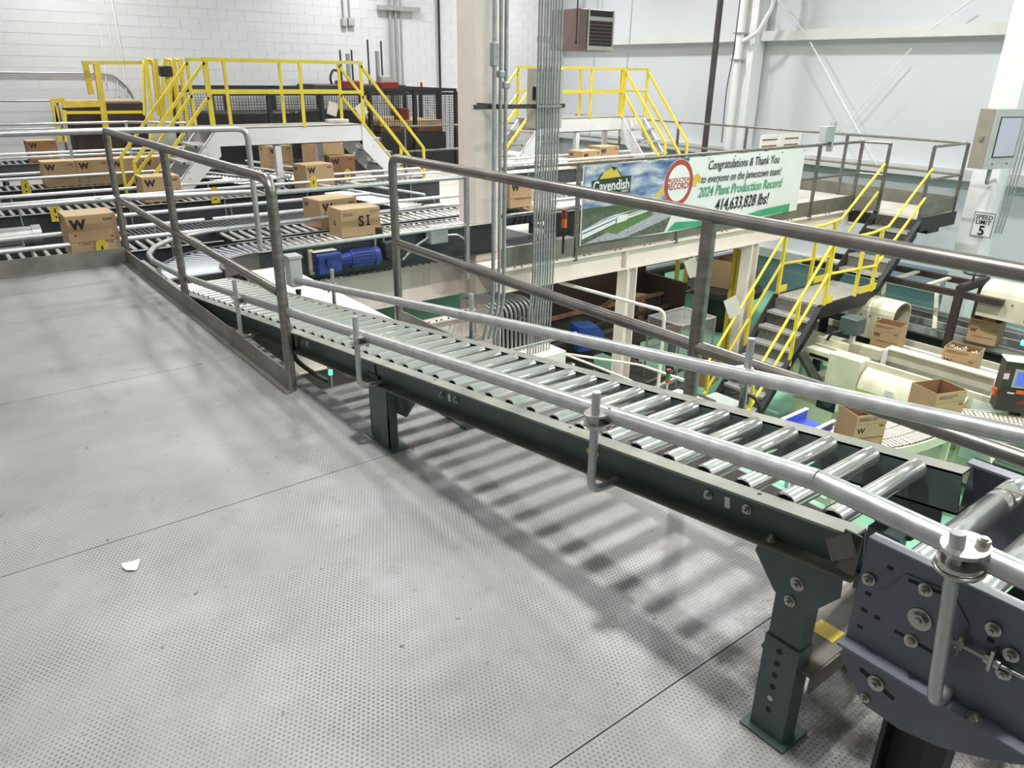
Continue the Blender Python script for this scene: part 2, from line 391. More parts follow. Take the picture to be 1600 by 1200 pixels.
# --- mezzanine floor
mez = struct('floor', MB().box((-6, 7.32, MZ-.12), (2.0, YB, MZ-.012)).box((2.0, 7.45, MZ-.12), (5.4, YB, MZ-.012)).box((5.4, 6.62, MZ-.12), (12.5, YB, MZ-.012)).box((4.95, 6.62, MZ-.12), (5.4, 7.0, MZ-.012))
             .box((12.5, 5.5, MZ-.12), (13.75, YB, MZ-.012)), M['cream'])
for i in range(8):
    x0 = -6+i*2.5
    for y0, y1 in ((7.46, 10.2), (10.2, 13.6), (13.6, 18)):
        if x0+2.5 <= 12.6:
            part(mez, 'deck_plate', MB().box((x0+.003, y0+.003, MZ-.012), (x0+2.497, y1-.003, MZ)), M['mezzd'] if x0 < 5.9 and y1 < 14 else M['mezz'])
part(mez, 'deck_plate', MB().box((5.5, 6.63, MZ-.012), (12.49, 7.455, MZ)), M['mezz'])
part(mez, 'deck_plate', MB().box((12.503, 5.5, MZ-.012), (13.75, 9.5, MZ)), M['mezz'])

# ============================================================ DECK RAILINGS
def rail_post(root, p, z0, z1, r=.024, m='rail', base=True, square=False):
    mb = MB()
    if square: mb.box((p[0]-r, p[1]-r, z0), (p[0]+r, p[1]+r, z1))
    else: mb.cyl((p[0], p[1], z0), (p[0], p[1], z1), r, 14)
    if base: mb.box((p[0]-r*1.5, p[1]-r*1.5, z0), (p[0]+r*1.5, p[1]+r*1.5, z0+.012))
    return part(root, 'post', mb, M[m])
X1 = 1.375
r1 = thing('guard_railing', 'grey steel pipe railing with kick plate along the left edge of the deck', 'railing', (X1, 3.66, 0))
for y in (7.28, 5.54): rail_post(r1, (X1, y), .0, 1.10, .026)
part(r1, 'top_rail', MB().tube([(-4.5, 7.28, 1.11), (X1, 7.28, 1.11), (2.49, 7.06, 1.11), (2.49, 7.06, .02)], .026, 12, .09), M['galv'])
part(r1, 'mid_rail', MB().tube([(-4.5, 7.28, .555), (X1, 7.28, .555), (2.46, 7.07, .555)], .024, 12, .03), M['galv'])
part(r1, 'top_rail', MB().tube([(X1, 7.26, 1.11), (X1, 3.66, 1.11), (X1, 3.66, 0)], .027, 14, .085), M['rail'])
part(r1, 'mid_rail', MB().tube([(X1, 7.26, .555), (X1, 3.69, .54)], .025, 12), M['rail'])
part(r1, 'kick_plate', kick((X1-.02, 7.26), (X1-.02, 3.62)), M['kick'])
part(r1, 'kick_plate', kick((-4.5, 7.25), (X1-.02, 7.25), .14, .008, 0), M['kick'])
for x in (-1.2, -3.2): rail_post(r1, (x, 7.28), .0, 1.10, .026)
X2 = 2.41
r2 = thing('guard_railing', 'thick brushed steel railing crossing the photo from centre to right edge', 'railing', (X2, 1.83, 0))
part(r2, 'top_rail', MB().tube([(X2, 4.30, 0), (X2, 4.30, 1.105), (X2, -1.5, 1.105)], .027, 16, .07), M['railwarm'])
part(r2, 'mid_rail', MB().tube([(X2, 4.28, .57), (X2, -1.5, .57)], .027, 14), M['railwarm'])
rail_post(r2, (X2, 1.83), 0, 1.09, .030, 'rail'); rail_post(r2, (X2, -.7), 0, 1.09, .030, 'rail')
part(r2, 'kick_plate', MB().bar((X2-.012, 4.33, .062), (X2-.012, -1.5, .062), .008, .125).bar((X2-.03, 4.33, .004), (X2-.03, -1.5, .004), .04, .008), M['kick'])

# ============================================================ FOREGROUND ROLLER CONVEYOR
def bolt(mb, p, n, r=.011, h=.010, washer=True):
    p = Vector(p); n = Vector(n)
    if washer: mb.cyl(p, p+n*.003, r*1.5, 14)
    mb.cyl(p, p+n*h, r, 6); mb.cyl(p+n*h, p+n*(h+.006), r*.5, 8)
def roller_mesh(L, r, n=20, groove=False):
    mb = MB(); mb.cur = 0
    prof = [(-L/2, r), (L/2, r)]
    if groove:
        for gx in (L/2-.075, L/2-.115):
            prof += [(gx-.007, r), (gx-.004, r*.88), (gx+.004, r*.88), (gx+.007, r)]
        prof.sort()
    vs = []; fs = []
    for x, rr in prof:
        for i in range(n): vs.append((x, rr*math.cos(2*PI*i/n), rr*math.sin(2*PI*i/n)))
    for k in range(len(prof)-1):
        for i in range(n): fs.append((k*n+i, k*n+(i+1) % n, (k+1)*n+(i+1) % n, (k+1)*n+i))
    mb.add(vs, fs, True)
    mb.cur = 1
    for sx in (-1, 1):
        mb.cur = 0
        ro = [(sx*L/2, r*math.cos(2*PI*i/n), r*math.sin(2*PI*i/n)) for i in range(n)]; ri = [(sx*L/2, .78*y_, .78*z_) for x_, y_, z_ in ro]
        mb.add(ro+ri, [(i, (i+1) % n, n+(i+1) % n, n+i) for i in range(n)])
        mb.cur = 1; mb.cyl((sx*(L/2-.004), 0, 0), (sx*(L/2-.002), 0, 0), r*.78, n)
        mb.cyl((sx*L/2, 0, 0), (sx*(L/2+.02), 0, 0), .006, 6)
    return mb.mesh('roller', [M['roller'], M['rollerd']])
TILT = math.atan(.1255)
cv = thing('roller_conveyor', 'declining gravity roller conveyor with dark green channel frames on the near deck', 'conveyor', (1.695, .615, .690), rot=(-TILT, 0, 0))
CL = 5.72   # length along the slope
def L2(y): return y/math.cos(TILT)
def channel(x_web, sgn, y0, y1, zt=0.0, h=.115, fl=.052, t=.006):
    """C channel opening outwards: web at x_web, flanges towards sgn"""
    a = MB(); a.cur = 0
    a.box((x_web, y0, zt-h), (x_web+sgn*t, y1, zt))
    a.cur = 1; a.box((x_web, y0, zt-t), (x_web+sgn*fl, y1, zt)); a.box((x_web, y0, zt), (x_web+sgn*fl, y1, zt+.0008))
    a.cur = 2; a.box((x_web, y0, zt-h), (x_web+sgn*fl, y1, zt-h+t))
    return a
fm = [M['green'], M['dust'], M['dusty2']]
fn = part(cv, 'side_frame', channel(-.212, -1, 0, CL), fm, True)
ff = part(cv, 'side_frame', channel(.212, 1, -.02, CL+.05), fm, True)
mb = MB(); mb.box((-.222, .0, -.012), (-.216, .02, .012))
rm = roller_mesh(.404, .0265, 22)
for k in range(47):
    y = .085 + k*.1215
    if y < CL-.03: link('roller', rm, cv, (0, y, -.0125))
# bolts, slots on the near frame and inside the far one
for y in (.30, .42, 1.62, 1.72, 3.02, 3.10):
    b_ = MB(); bolt(b_, (-.218, y, -.058), (-1, 0, 0), .009); part(fn, 'bolt', b_, M['bolt'], True)
for y in (.36, 1.67, 3.06):
    b_ = MB().prism([(-.2185, y-.008, -.075), (-.2185, y+.008, -.075), (-.2185, y+.008, -.045), (-.2185, y-.008, -.045)], (-.001, 0, 0)); part(fn, 'slot', b_, M['sign'], True)
for y in (.02, .22): 
    b_ = MB(); bolt(b_, (-.232, y, -.109), (0, 0, 1), .011); part(fn, 'bolt', b_, M['bolt'], True)
for y in (.35, .62, .86, 1.1, 1.36, 1.6, .12, 1.85):
    b_ = MB(); b_.cyl((.212, y, -.055), (.206, y, -.055), .007, 10).cyl((.206, y, -.055), (.202, y, -.055), .004, 8); part(ff, 'bolt', b_, M['bolt'], True)
for y in (.26, .95, 1.75):
    b_ = MB().cyl((-.228, y, .0005), (-.228, y, .0015), .006, 10); part(fn, 'hole', b_, M['slot'], True)
b_ = MB(); vs = [(-.2192, .86+.028*math.cos(a*PI/10), -.062+.014*math.sin(a*PI/10)) for a in range(20)]; b_.prism(vs, (-.001, 0, 0)); part(fn, 'yellow_sticker', b_, M['yellowd'], True)
# splice plates under the joint near the second leg
part(fn, 'splice_plate', MB().box((-.224, 2.28, -.112), (-.218, 2.46, -.008)), M['green'], True)
part(fn, 'splice_plate', MB().box((-.226, .70, -.135), (-.216, .92, -.110)).box((-.25, .74, -.128), (-.17, .86, -.118)), M['green'], True)
# cross ties between the frames
for y in (.16, .95, 1.9, 2.9, 3.9, 4.9):
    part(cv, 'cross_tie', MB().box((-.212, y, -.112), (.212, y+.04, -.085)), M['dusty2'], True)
# --- guide rails (upright roots, part of the conveyor but level in the world): helper in world space
inv = cv.matrix_basis.inverted() if False else (Matrix.Translation(cv.location) @ Matrix.Rotation(-TILT, 4, 'X')).inverted()
def wpart(root, name, mb, m, **k):
    mb.v = [tuple(inv @ Vector(v)) for v in mb.v]; return part(root, name, mb, m, True, **k)
XN, XF = 1.397, 2.0
gr = [(XN, -.45, .792), (XN, .30, .792), (XN, .70, .800), (XN, 2.79, .545), (XN, 4.30, .362), (XN+.01, 5.7, .20)]
rc = Vector((2.44, 6.53, 0))
for a in range(0, 91, 15): gr.append((rc.x-1.03*math.cos(math.radians(a)), rc.y+1.03*math.sin(math.radians(a)), .15))
gr += [(3.3, 7.57, .15), (4.9, 7.57, .15)]
wpart(cv, 'guide_rail', MB().tube(gr[:3], .0245, 16, .1, True).tube([(XN, .70, .800), (XN, 4.30, .362)], .0245, 16).tube(gr[4:], .0225, 12), M['galv'])
wpart(cv, 'guide_rail', MB().tube([(XF, -.6, .94), (XF, 2.5, .556), (XF, 5.02, .225)], .0245, 16), M['galv'])
def clamp_post(p, zb, zt, side, near):
    x, y, z = p
    mb = MB(); xr = x-side*.047
    mb.tube([(xr+side*.11, y-.035, zb), (xr, y-.035, zb), (xr, y-.035, zt)], .0125, 12, .045)
    rod = wpart(cv, 'rail_post', mb, M['galv'])
    c = MB()
    mx, my = (xr*.55+x*.45), y-.028
    for dz in (-.016, .013):
        c.prism([(mx+.050*math.cos(k*PI/8), my+.034*math.sin(k*PI/8), z+dz) for k in range(16)], (0, 0, .006))
    c.cyl((x-.005*side, y-.05, z-.03), (x-.005*side, y-.05, z+.035), .008, 8).cyl((x-.005*side, y-.05, z+.018), (x-.005*side, y-.05, z+.028), .013, 6)
    c.tube([(xr+.018*math.cos(a*PI/6), y-.035+.02*math.sin(a*PI/6), z-.018) for a in range(13)], .004, 6)
    wpart(rod, 'clamp', c, M['bolt'])
inv_cv = inv
for y, z, zb, zt in ((1.37, .714, .485, .80), (2.82, .536, .32, .645), (4.36, .35, .12, .47)): clamp_post((XN, y, z), zb, zt, 1, True)
for y, z, zb, zt in ((1.37, .69, .40, .815), (2.96, .498, .26, .60), (4.55, .285, .05, .40)): clamp_post((XF, y, z), zb, zt, -1, False)
# --- leg stands of the conveyor
def adj_leg(yc, x, side, ztop, h_g=.13):
    mb = MB(); xo = x
    mb.prism([(xo, yc-.108, ztop+.013), (xo, yc+.108, ztop-.014), (xo, yc+.113, ztop-.035), (xo, yc+.046, ztop-.115), (xo, yc-.01, ztop-.14), (xo, yc-.052, ztop-.12), (xo, yc-.112, ztop-.04)], (side*-.006, 0, 0))
    wpart(cv, 'gusset_plate', mb, M['green'])
    leg = MB(); leg.box((xo+side*.002, yc-.044, .30), (xo+side*.052, yc+.044, ztop-.10)); leg.box((xo-side*.004, yc-.048, .006), (xo+side*.056, yc+.048, .305)); leg.box((xo-side*.025, yc-.065, 0), (xo+side*.09, yc+.065, .008))
    lg = wpart(cv, 'leg', leg, M['green'])
    for k in range(6):
        b_ = MB(); z = .275-k*.038
        b_.cyl((xo-side*.0041, yc+.004, z), (xo-side*.0052, yc+.004, z), .008, 10); wpart(lg, 'hole', b_, M['slot'] if k not in (4,) else M['bolt'])
    b_ = MB(); bolt(b_, (xo-side*.006, yc-.01, ztop-.062), (-side, 0, 0), .012); wpart(lg, 'bolt', b_, M['bolt'])
    b_ = MB(); bolt(b_, (xo-side*.006, yc+.0, ztop-.118), (-side, 0, 0), .010); wpart(lg, 'bolt', b_, M['bolt'])
adj_leg(.735, 1.452, 1, .553); adj_leg(.735, 1.938, -1, .553)
wpart(cv, 'cross_brace', MB().box((1.47, .66, .235), (1.92, .80, .245)).box((1.47, .655, .19), (1.92, .662, .245)), M['dusty2'])
wpart(cv, 'yellow_sticker', MB().prism([(1.62, .69, .2455), (1.68, .69, .2455), (1.68, .76, .2455), (1.62, .76, .2455)], (0, 0, .0006)), M['yellowd'])
for x in (1.465, 1.925):
    s = 1 if x < 1.6 else -1
    wpart(cv, 'leg', MB().box((x, 2.83, .006), (x+s*.006, 2.93, .325)).box((x, 2.83, .006), (x+s*.05, 2.836, .325)).box((x, 2.924, .006), (x+s*.05, 2.93, .325)), M['green'])
    wpart(cv, 'leg', MB().box((x-s*.012, 2.735, .006), (x-s*.006, 2.815, .30)).box((x-s*.012, 2.735, .006), (x+s*.035, 2.741, .30)).box((x-s*.02, 2.70, 0), (x+s*.07, 2.95, .007)), M['green'])
    wpart(cv, 'gusset_plate', MB().prism([(x+s*.05, 2.83, .30), (x+s*.05, 2.62, .30), (x+s*.05, 2.60, .27), (x+s*.05, 2.68, .17), (x+s*.05, 2.83, .15)], (s*.006, 0, 0)), M['green'])
# --- powered section nearest the viewer
pv = thing('powered_conveyor', 'slate blue powered roller conveyor section at the lower right corner with bolted side plates', 'conveyor', (1.68, .15, 0))
ztp = .715
sp = MB(); sp.cur = 0; sp.box((1.408, -1.2, .455), (1.414, .575, ztp)); sp.cur = 1; sp.box((1.408, -1.2, ztp+.0005), (1.436, .575, ztp+.005)); sp.cur = 0; sp.box((1.3735, -1.2, .4545), (1.4135, .5755, .4605))
spo = part(pv, 'side_plate', sp, [M['slate'], mat('slate_edge', '#8b8f96', .45, .1)])
part(pv, 'side_plate', MB().box((1.972, -1.2, .455), (1.978, .60, ztp)).box((1.935, -1.2, ztp-.006), (1.978, .60, ztp)), M['slate'])
part(pv, 'adjuster_plate', MB().prism([(1.4078, .521, .615), (1.4078, .487, .680), (1.4078, .399, .687), (1.4078, .358, .640), (1.4078, .364, .587), (1.4078, .385, .52), (1.4078, .50, .515)], (-.003, 0, 0)), M['slate'])
for y, z in ((.554, .627), (.445, .668), (.446, .540), (.441, .598), (.318, .657), (.280, .624), (.282, .58), (.12, .50), (.10, .65), (.02, .60)):
    b_ = MB(); r = .016 if (y, z) == (.441, .598) else .0095; bolt(b_, (1.4045, y, z), (-1, 0, 0), r, .012); part(spo, 'bolt', b_, M['bolt'])
for y, z in ((.520, .674), (.550, .590), (.550, .547), (.522, .546), (.551, .502), (.318, .629)):
    part(spo, 'slot', MB().box((1.407, y-.006, z-.004), (1.4085, y+.006, z+.004)), M['slot'])
for y0, z0, y1, z1 in ((.48, .670, .415, .677), (.481, .541, .40, .540)):
    part(spo, 'slot', MB().bar((1.4055, y0, z0), (1.4055, y1, z1), .003, .008, (0,0,1)), M['slot'])
part(pv, 'take_up_screw', MB().cyl((1.393, .375, .597), (1.393, .20, .600), .0045, 8).cyl((1.393, .365, .597), (1.393, .352, .597), .011, 6).cyl((1.393, .315, .598), (1.393, .305, .598), .011, 6).cyl((1.393, .298, .598), (1.393, .288, .598), .011, 6).box((1.383, .300, .58), (1.408, .306, .625)).box((1.383, .355, .575), (1.408, .361, .62)), M['bolt'])
part(pv, 'gusset_plate', MB().prism([(1.40, .565, .452), (1.40, .20, .452), (1.40, .19, .43), (1.40, .26, .385), (1.40, .34, .345), (1.40, .42, .325), (1.40, .505, .330), (1.40, .575, .42)], (-.005, 0, 0)), M['slate'])
b_ = MB(); bolt(b_, (1.394, .486, .402), (-1, 0, 0), .012); part(pv, 'bolt', b_, M['bolt']); b_ = MB(); bolt(b_, (1.394, .50, .350), (-1, 0, 0), .007); part(pv, 'bolt', b_, M['bolt'])
part(pv, 'slot', MB().bar((1.3955, .525, .412), (1.3955, .445, .388), .003, .010), M['slot'])
part(pv, 'leg', MB().box((1.41, .33, 0), (1.47, .37, .40)).box((1.41, .45, 0), (1.47, .46, .40)).box((1.465, .33, 0), (1.47, .46, .40)).box((1.38, .30, 0), (1.5, .49, .008)), M['black'])
part(pv, 'leg', MB().box((1.90, .33, 0), (1.96, .46, .47)).box((1.88, .30, 0), (1.98, .49, .008)), M['black'])
for y in (.30, .18, .06, -.06):
    b_ = MB(); bolt(b_, (1.39, y, .461), (0, 0, 1), .010, .006); part(spo, 'bolt', b_, M['bolt'])
rg = roller_mesh(.50, .030, 24, True)
for k in range(8): link('roller', rg, pv, (1.693-1.68, .485-k*.118-.15, ztp-.028))
mb = MB()
for k in range(7):
    for gx in (.175, .135)[k % 2:k % 2+1]:
        y0 = .485-k*.118; mb.tube([(1.693+gx, y0+.03, ztp-.028), (1.693+gx, y0, ztp+.001), (1.693+gx, y0-.118, ztp+.001), (1.693+gx, y0-.148, ztp-.028)], .0025, 6)
part(pv, 'drive_bands', mb, M['hose'])
part(pv, 'bent_bracket', MB().box((1.425, .595, .60), (1.43, .635, .70)).bar((1.40, .60, .69), (1.43, .66, .63), .006, .05), M['dusty2'])
rp = MB(); rp.tube([(1.43, .362, .475), (1.352, .362, .465), (1.352, .402, .845)], .0135, 14, .035)
rod = part(pv, 'rail_post', rp, M['galv'])
c = MB()
for dz in (-.018, .014):
    c.prism([(1.374+.054*math.cos(k*PI/10), .392+.040*math.sin(k*PI/10), .795+dz) for k in range(20)], (0, 0, .008))
c.cyl((1.398, .372, .77), (1.398, .372, .832), .007, 8).cyl((1.398, .372, .816), (1.398, .372, .828), .012, 6).tube([(1.374+.050*math.cos(a*PI/6), .392+.040*math.sin(a*PI/6), .768) for a in range(13)], .005, 6)
part(rod, 'clamp', c, M['bolt'])
# cardboard carton just entering at the right edge
# junction box and flexible conduit behind the end post
jb = thing('junction_box', 'small grey electrical box with black cable behind the corner railing post', 'electrical box', (1.99, 5.02, .16))
part(jb, 'box', MB().bbox((1.955, 5.0, .18), (2.045, 5.10, .40), .006).box((1.95, 4.99, .385), (2.05, 5.11, .402)), M['grey'])
part(jb, 'cable_gland', MB().cyl((2.0, 5.0, .16), (2.0, 5.0, .10), .022, 10, .012), M['black'])
solo('flexible_conduit', MB().tube([(1.47, 3.92, .36), (1.455, 3.80, .30), (1.45, 3.78, .20), (1.46, 3.80, .12), (1.50, 3.72, .07), (1.57, 3.62, .02)], .013, 10, .06), M['dkgrey'], 'dark flexible conduit curling down behind the end post of the deck railing', 'conduit')

# ============================================================ CURVE + ROWS ON THE MEZZANINE
def curve_conveyor():
    t = thing('curve_conveyor', 'quarter-turn roller curve with fanned rollers beyond the kick plate', 'conveyor', (2.42, 6.53, -.45))
    n = 26
    for r, nm in ((.455, 'inner_frame'), (.955, 'outer_frame')):
        mb = MB()
        for k in range(12):
            a0, a1 = (math.radians(-4+k*8), math.radians(-4+(k+1)*8))
            p0 = (2.42-r*math.cos(a0), 6.53+r*math.sin(a0), -.075); p1 = (2.42-r*math.cos(a1), 6.53+r*math.sin(a1), -.075)
            mb.bar(p0, p1, .012, .16); mb.bar((p0[0], p0[1], .006), (p1[0], p1[1], .006), .035, .006)
        part(t, nm, mb, M['dusty2'] if r < .6 else M['slated'])
    me = MB(); me.cyl((-.24, 0, 0), (.24, 0, 0), .014, 12, .021); rmesh = me.mesh('roller', mat('dull_zinc_roller', '#b4b9bf', .42, .45, .1, 6))
    for k in range(18):
        a = math.radians(1+k*5.2); o = link('roller', rmesh, t, (-.705*math.cos(a), .705*math.sin(a), .45-.018)); o.rotation_euler = (0, 0, PI-a)
    bp = MB()
    for k in range(12):
        a0, a1 = math.radians(-4+k*8), math.radians(4+k*8); q4 = [(2.42-r*math.cos(a), 6.53+r*math.sin(a), -.13) for r, a in ((.45, a0), (.96, a0), (.96, a1), (.45, a1))]
        bp.prism(q4, (0, 0, -.006))
    part(t, 'gap_shade_sheet', bp, M['black'])  # black sheet added for the shade in the gaps between the fanned rollers
    part(t, 'leg', MB().box((2.42-.96, 6.75, MZ), (2.42-.90, 6.81, -.15)).box((2.42-.50, 6.75, -2.2), (2.42-.44, 6.81, -.15)).box((2.15, 7.35, MZ), (2.21, 7.41, -.15)), M['slated'])
curve_conveyor()

rmesh_cache = {}
def row_conveyor(label, x0, x1, y0, y1, z=0.0, pitch=.1, depth=.2, rails=(True, True), railz=.15, rr=.024, feet=True, rail_x=None, rm_='roller', rh=.021, col='slated'):
    t = thing('roller_conveyor', label, 'conveyor', (x0, (y0+y1)/2, MZ))
    for k, y in enumerate((y0, y1)):
        s = -1 if k == 0 else 1
        f = MB(); f.cur = 0; f.box((x0, y, z-depth), (x1, y+s*.006, z+.008)); f.box((x0, y, z-depth), (x1, y+s*.045, z-depth+.006))
        f.cur = 1; f.box((x0, y, z+.002), (x1, y+s*.045, z+.008))
        fo = part(t, 'side_frame', f, [M[col], M['grey']])
        if k == 0:
            h = MB(); x = x0+.1
            while x < x1-.05:
                h.box((x, y-.0075, z-.055), (x+.012, y-.006, z-.043)); x += .1
            part(fo, 'bolt_holes', h, M['slot'], kind='stuff')
    w = y1-y0-.03
    key = (round(w, 3), rr, rm_)
    if key not in rmesh_cache:
        m = MB(); m.cyl((0, -w/2, 0), (0, w/2, 0), rr, 10); rmesh_cache[key] = m.mesh('roller', M[rm_])
    n = int((x1-x0-.06)/pitch); n = min(n, 290)
    for k in range(n): link('roller', rmesh_cache[key], t, (.05+k*pitch, 0, z-rr+.010-MZ))
    if feet:
        x = x0+.5
        while x < x1:
            part(t, 'leg', MB().box((x, y0-.03, MZ), (x+.05, y0+.02, z-depth+.002)).box((x, y1-.02, MZ), (x+.05, y1+.03, z-depth+.002)).box((x, y0, z-depth-.04), (x+.05, y1, z-depth)), M[col])
            x += 1.9
    rx0, rx1 = rail_x or (x0, x1)
    for k, y in enumerate((y0-.05, y1+.05)):
        if rails[k]:
            part(t, 'guide_rail', MB().cyl((rx0, y, z+railz), (rx1, y, z+railz), rh, 10), M['galvw'])
            x = rx0+.45
            p = MB()
            while x < rx1:
                p.cyl((x, y+(.0 if k else -.0), z-depth+.02), (x, y, z+railz), .009, 8); x += 1.15
            part(t, 'rail_posts', p, M['galv'])
    return t
row_conveyor('dark-framed roller lane with bright guide pipes directly behind the left kick plate', -3.2, 2.35, 7.72, 8.20, 0, .1, .3, (True, True), .13)
row_conveyor('roller lane carrying the carton marked SI behind the blue gearmotor', 2.42, 5.25, 7.02, 7.47, 0, .075, .34, (False, False), .15)
row_conveyor('roller lane behind the lane of the SI carton, passing beside the big white column', 2.42, 6.0, 7.66, 8.14, 0, .1, .2, (True, True), .14)
row_conveyor('second roller lane from the left kick plate, dark holed frame, one carton on it', -3.0, 4.4, 10.26, 10.78, .02, .1, .36, (True, True), .14)
row_conveyor('third roller lane from the left kick plate, carrying four cartons nose to tail', -3.0, 3.9, 12.42, 12.92, .02, .1, .36, (True, True), .16)
row_conveyor('farthest roller lane, in front of the block wall and below the pipe railings', -3.0, 4.6, 15.9, 16.5, .02, .11, .24, (True, False), .18)
row_conveyor('roller lane below the crossover platform, two cartons on it', 4.45, 6.6, 10.30, 10.80, .02, .1, .34, (True, True), .14)
row_conveyor('dark close-set roller lane behind the carton lane, left of the SI carton', 1.3, 4.7, 8.46, 9.0, -.03, .05, .30, (False, True), .15, rr=.019, rm_='slated')
# white accumulation lane right of the column
row_conveyor('pale belt lane between the big white column and the banner', 6.05, 8.5, 7.05, 7.95, .02, .09, .30, (True, True), .16)
row_conveyor('long roller lane behind the banner with two cartons riding on it', 7.6, 11.1, 9.9, 10.42, .10, .1, .24, (True, True), .16)
# spur conveyors running towards the viewer under the crossover
def spur(label, p0, p1, w, n, z=.0):
    a = Vector((p0[0], p0[1], z)); b = Vector((p1[0], p1[1], z)); d = (b-a).normalized(); s = Vector((-d.y, d.x, 0))
    t = thing('spur_conveyor', label, 'conveyor', (a.x, a.y, MZ))
    for k in (-1, 1):
        q = s*(w/2*k)
        part(t, 'side_frame', MB().bar(a+q-Vector((0,0,.1)), b+q-Vector((0,0,.1)), .02, .2), M['slated'])
        part(t, 'guide_rail', MB().tube([a+q*1.1+Vector((0,0,.12)), b+q*1.1+Vector((0,0,.12))], .018, 8), M['galvw'])
    m = MB(); m.cyl(s*(w/2-.02), s*(-w/2+.02), .022, 8); me = m.mesh('roller', M['roller'])
    Ln = (b-a).length
    for k in range(n): link('roller', me, t, a+d*(Ln*(k+.5)/n)-Vector((a.x, a.y, MZ))+Vector((0, 0, -.012)))
    part(t, 'leg', MB().cbox(((a+b)/2+Vector((0,0,-.3)))[:], (.05, .05, .24)).box((a.x-.03, a.y-.03, MZ), (a.x+.03, a.y+.03, -.15)).box((b.x-.03, b.y-.03, MZ), (b.x+.03, b.y+.03, -.15)), M['slated'])
    return t
spur('short angled roller spur coming out under the right stair of the crossover', (4.75, 10.2), (5.05, 8.55), .42, 22)
spur('angled roller spur joining the lanes below the middle of the crossover', (4.5, 13.6), (5.1, 11.0), .45, 26)
spur('angled roller spur at the left, beneath the crossover stringer', (3.55, 13.4), (4.3, 11.2), .45, 24)

# blue gearmotor on the SI lane
gm = thing('gearmotor', 'blue gearmotor bolted to the dark frame of the SI lane', 'motor', (3.15, 6.93, -.22))
part(gm, 'gearbox', MB().bbox((2.96, 6.84, -.26), (3.22, 7.0, -.06), .012).cyl((3.10, 6.84, -.155), (3.10, 6.81, -.155), .055, 16).cyl((3.10, 6.81, -.155), (3.10, 6.80, -.155), .03, 12), M['blue'])
part(gm, 'mounting_plate', MB().box((2.93, 6.97, -.28), (2.975, 7.01, -.03)).box((2.95, 6.9, -.05), (3.2, 7.0, -.045)), M['creamd'])
mm = MB().cyl((3.2, 6.92, -.16), (3.34, 6.92, -.16), .05, 14, .075).cyl((3.34, 6.92, -.16), (3.62, 6.92, -.16), .085, 18)
for a in range(18): mm.bar((3.36, 6.92+.088*math.cos(a*PI/9), -.16+.088*math.sin(a*PI/9)), (3.58, 6.92+.088*math.cos(a*PI/9), -.16+.088*math.sin(a*PI/9)), .006, .012)
mm.cyl((3.60, 6.92, -.16), (3.66, 6.92, -.16), .092, 18)
part(gm, 'motor', mm, M['blue'])
solo('motor_terminal_box', MB().bbox((3.72, 6.86, -.19), (3.94, 7.0, -.03), .01).prism([(3.74, 6.88, -.19), (3.92, 6.88, -.19), (3.83, 6.88, -.26)], (0, .1, 0)), M['dkgrey'], 'dark disconnect box beside the blue gearmotor', 'electrical box')
se = thing('photo_eye', 'small photo eye on a bent bracket at the edge of the SI lane', 'sensor', (3.72, 6.99, 0))
part(se, 'bracket', MB().box((3.66, 6.975, -.10), (3.68, 6.985, .03)).box((3.76, 6.975, -.10), (3.78, 6.985, .03)).box((3.66, 6.97, .02), (3.78, 7.0, .03)), M['bolt'])
part(se, 'eye', MB().bbox((3.69, 6.95, .03), (3.75, 7.01, .11), .006), M['black'])
jb2 = thing('junction_box', 'pale grey box with conduit mounted on the lane frame just left of the big column', 'electrical box', (4.42, 6.95, -.08))
part(jb2, 'box', MB().bbox((4.28, 6.86, -.12), (4.50, 6.98, .07), .008), M['grey'])
part(jb2, 'conduit', MB().tube([(4.28, 6.92, -.05), (4.12, 6.92, -.12), (3.95, 6.92, -.25)], .014, 8, .04).tube([(4.5, 6.92, -.05), (4.66, 6.92, -.06), (4.78, 6.92, -.14)], .012, 8, .03), M['galv'])
m2 = thing('gearmotor', 'bare silver gearmotor under the second roller lane at the left edge', 'motor', (.6, 10.05, -.3))
part(m2, 'motor', MB().cyl((.45, 10.0, -.16), (.95, 10.0, -.16), .10, 16).cyl((.95, 10, -.16), (1.04, 10, -.16), .11, 16), M['galv'])
part(m2, 'gearbox', MB().bbox((.15, 9.9, -.28), (.46, 10.15, -.04), .02).box((.55, 9.92, MZ), (.85, 10.1, -.26)), M['grey'])

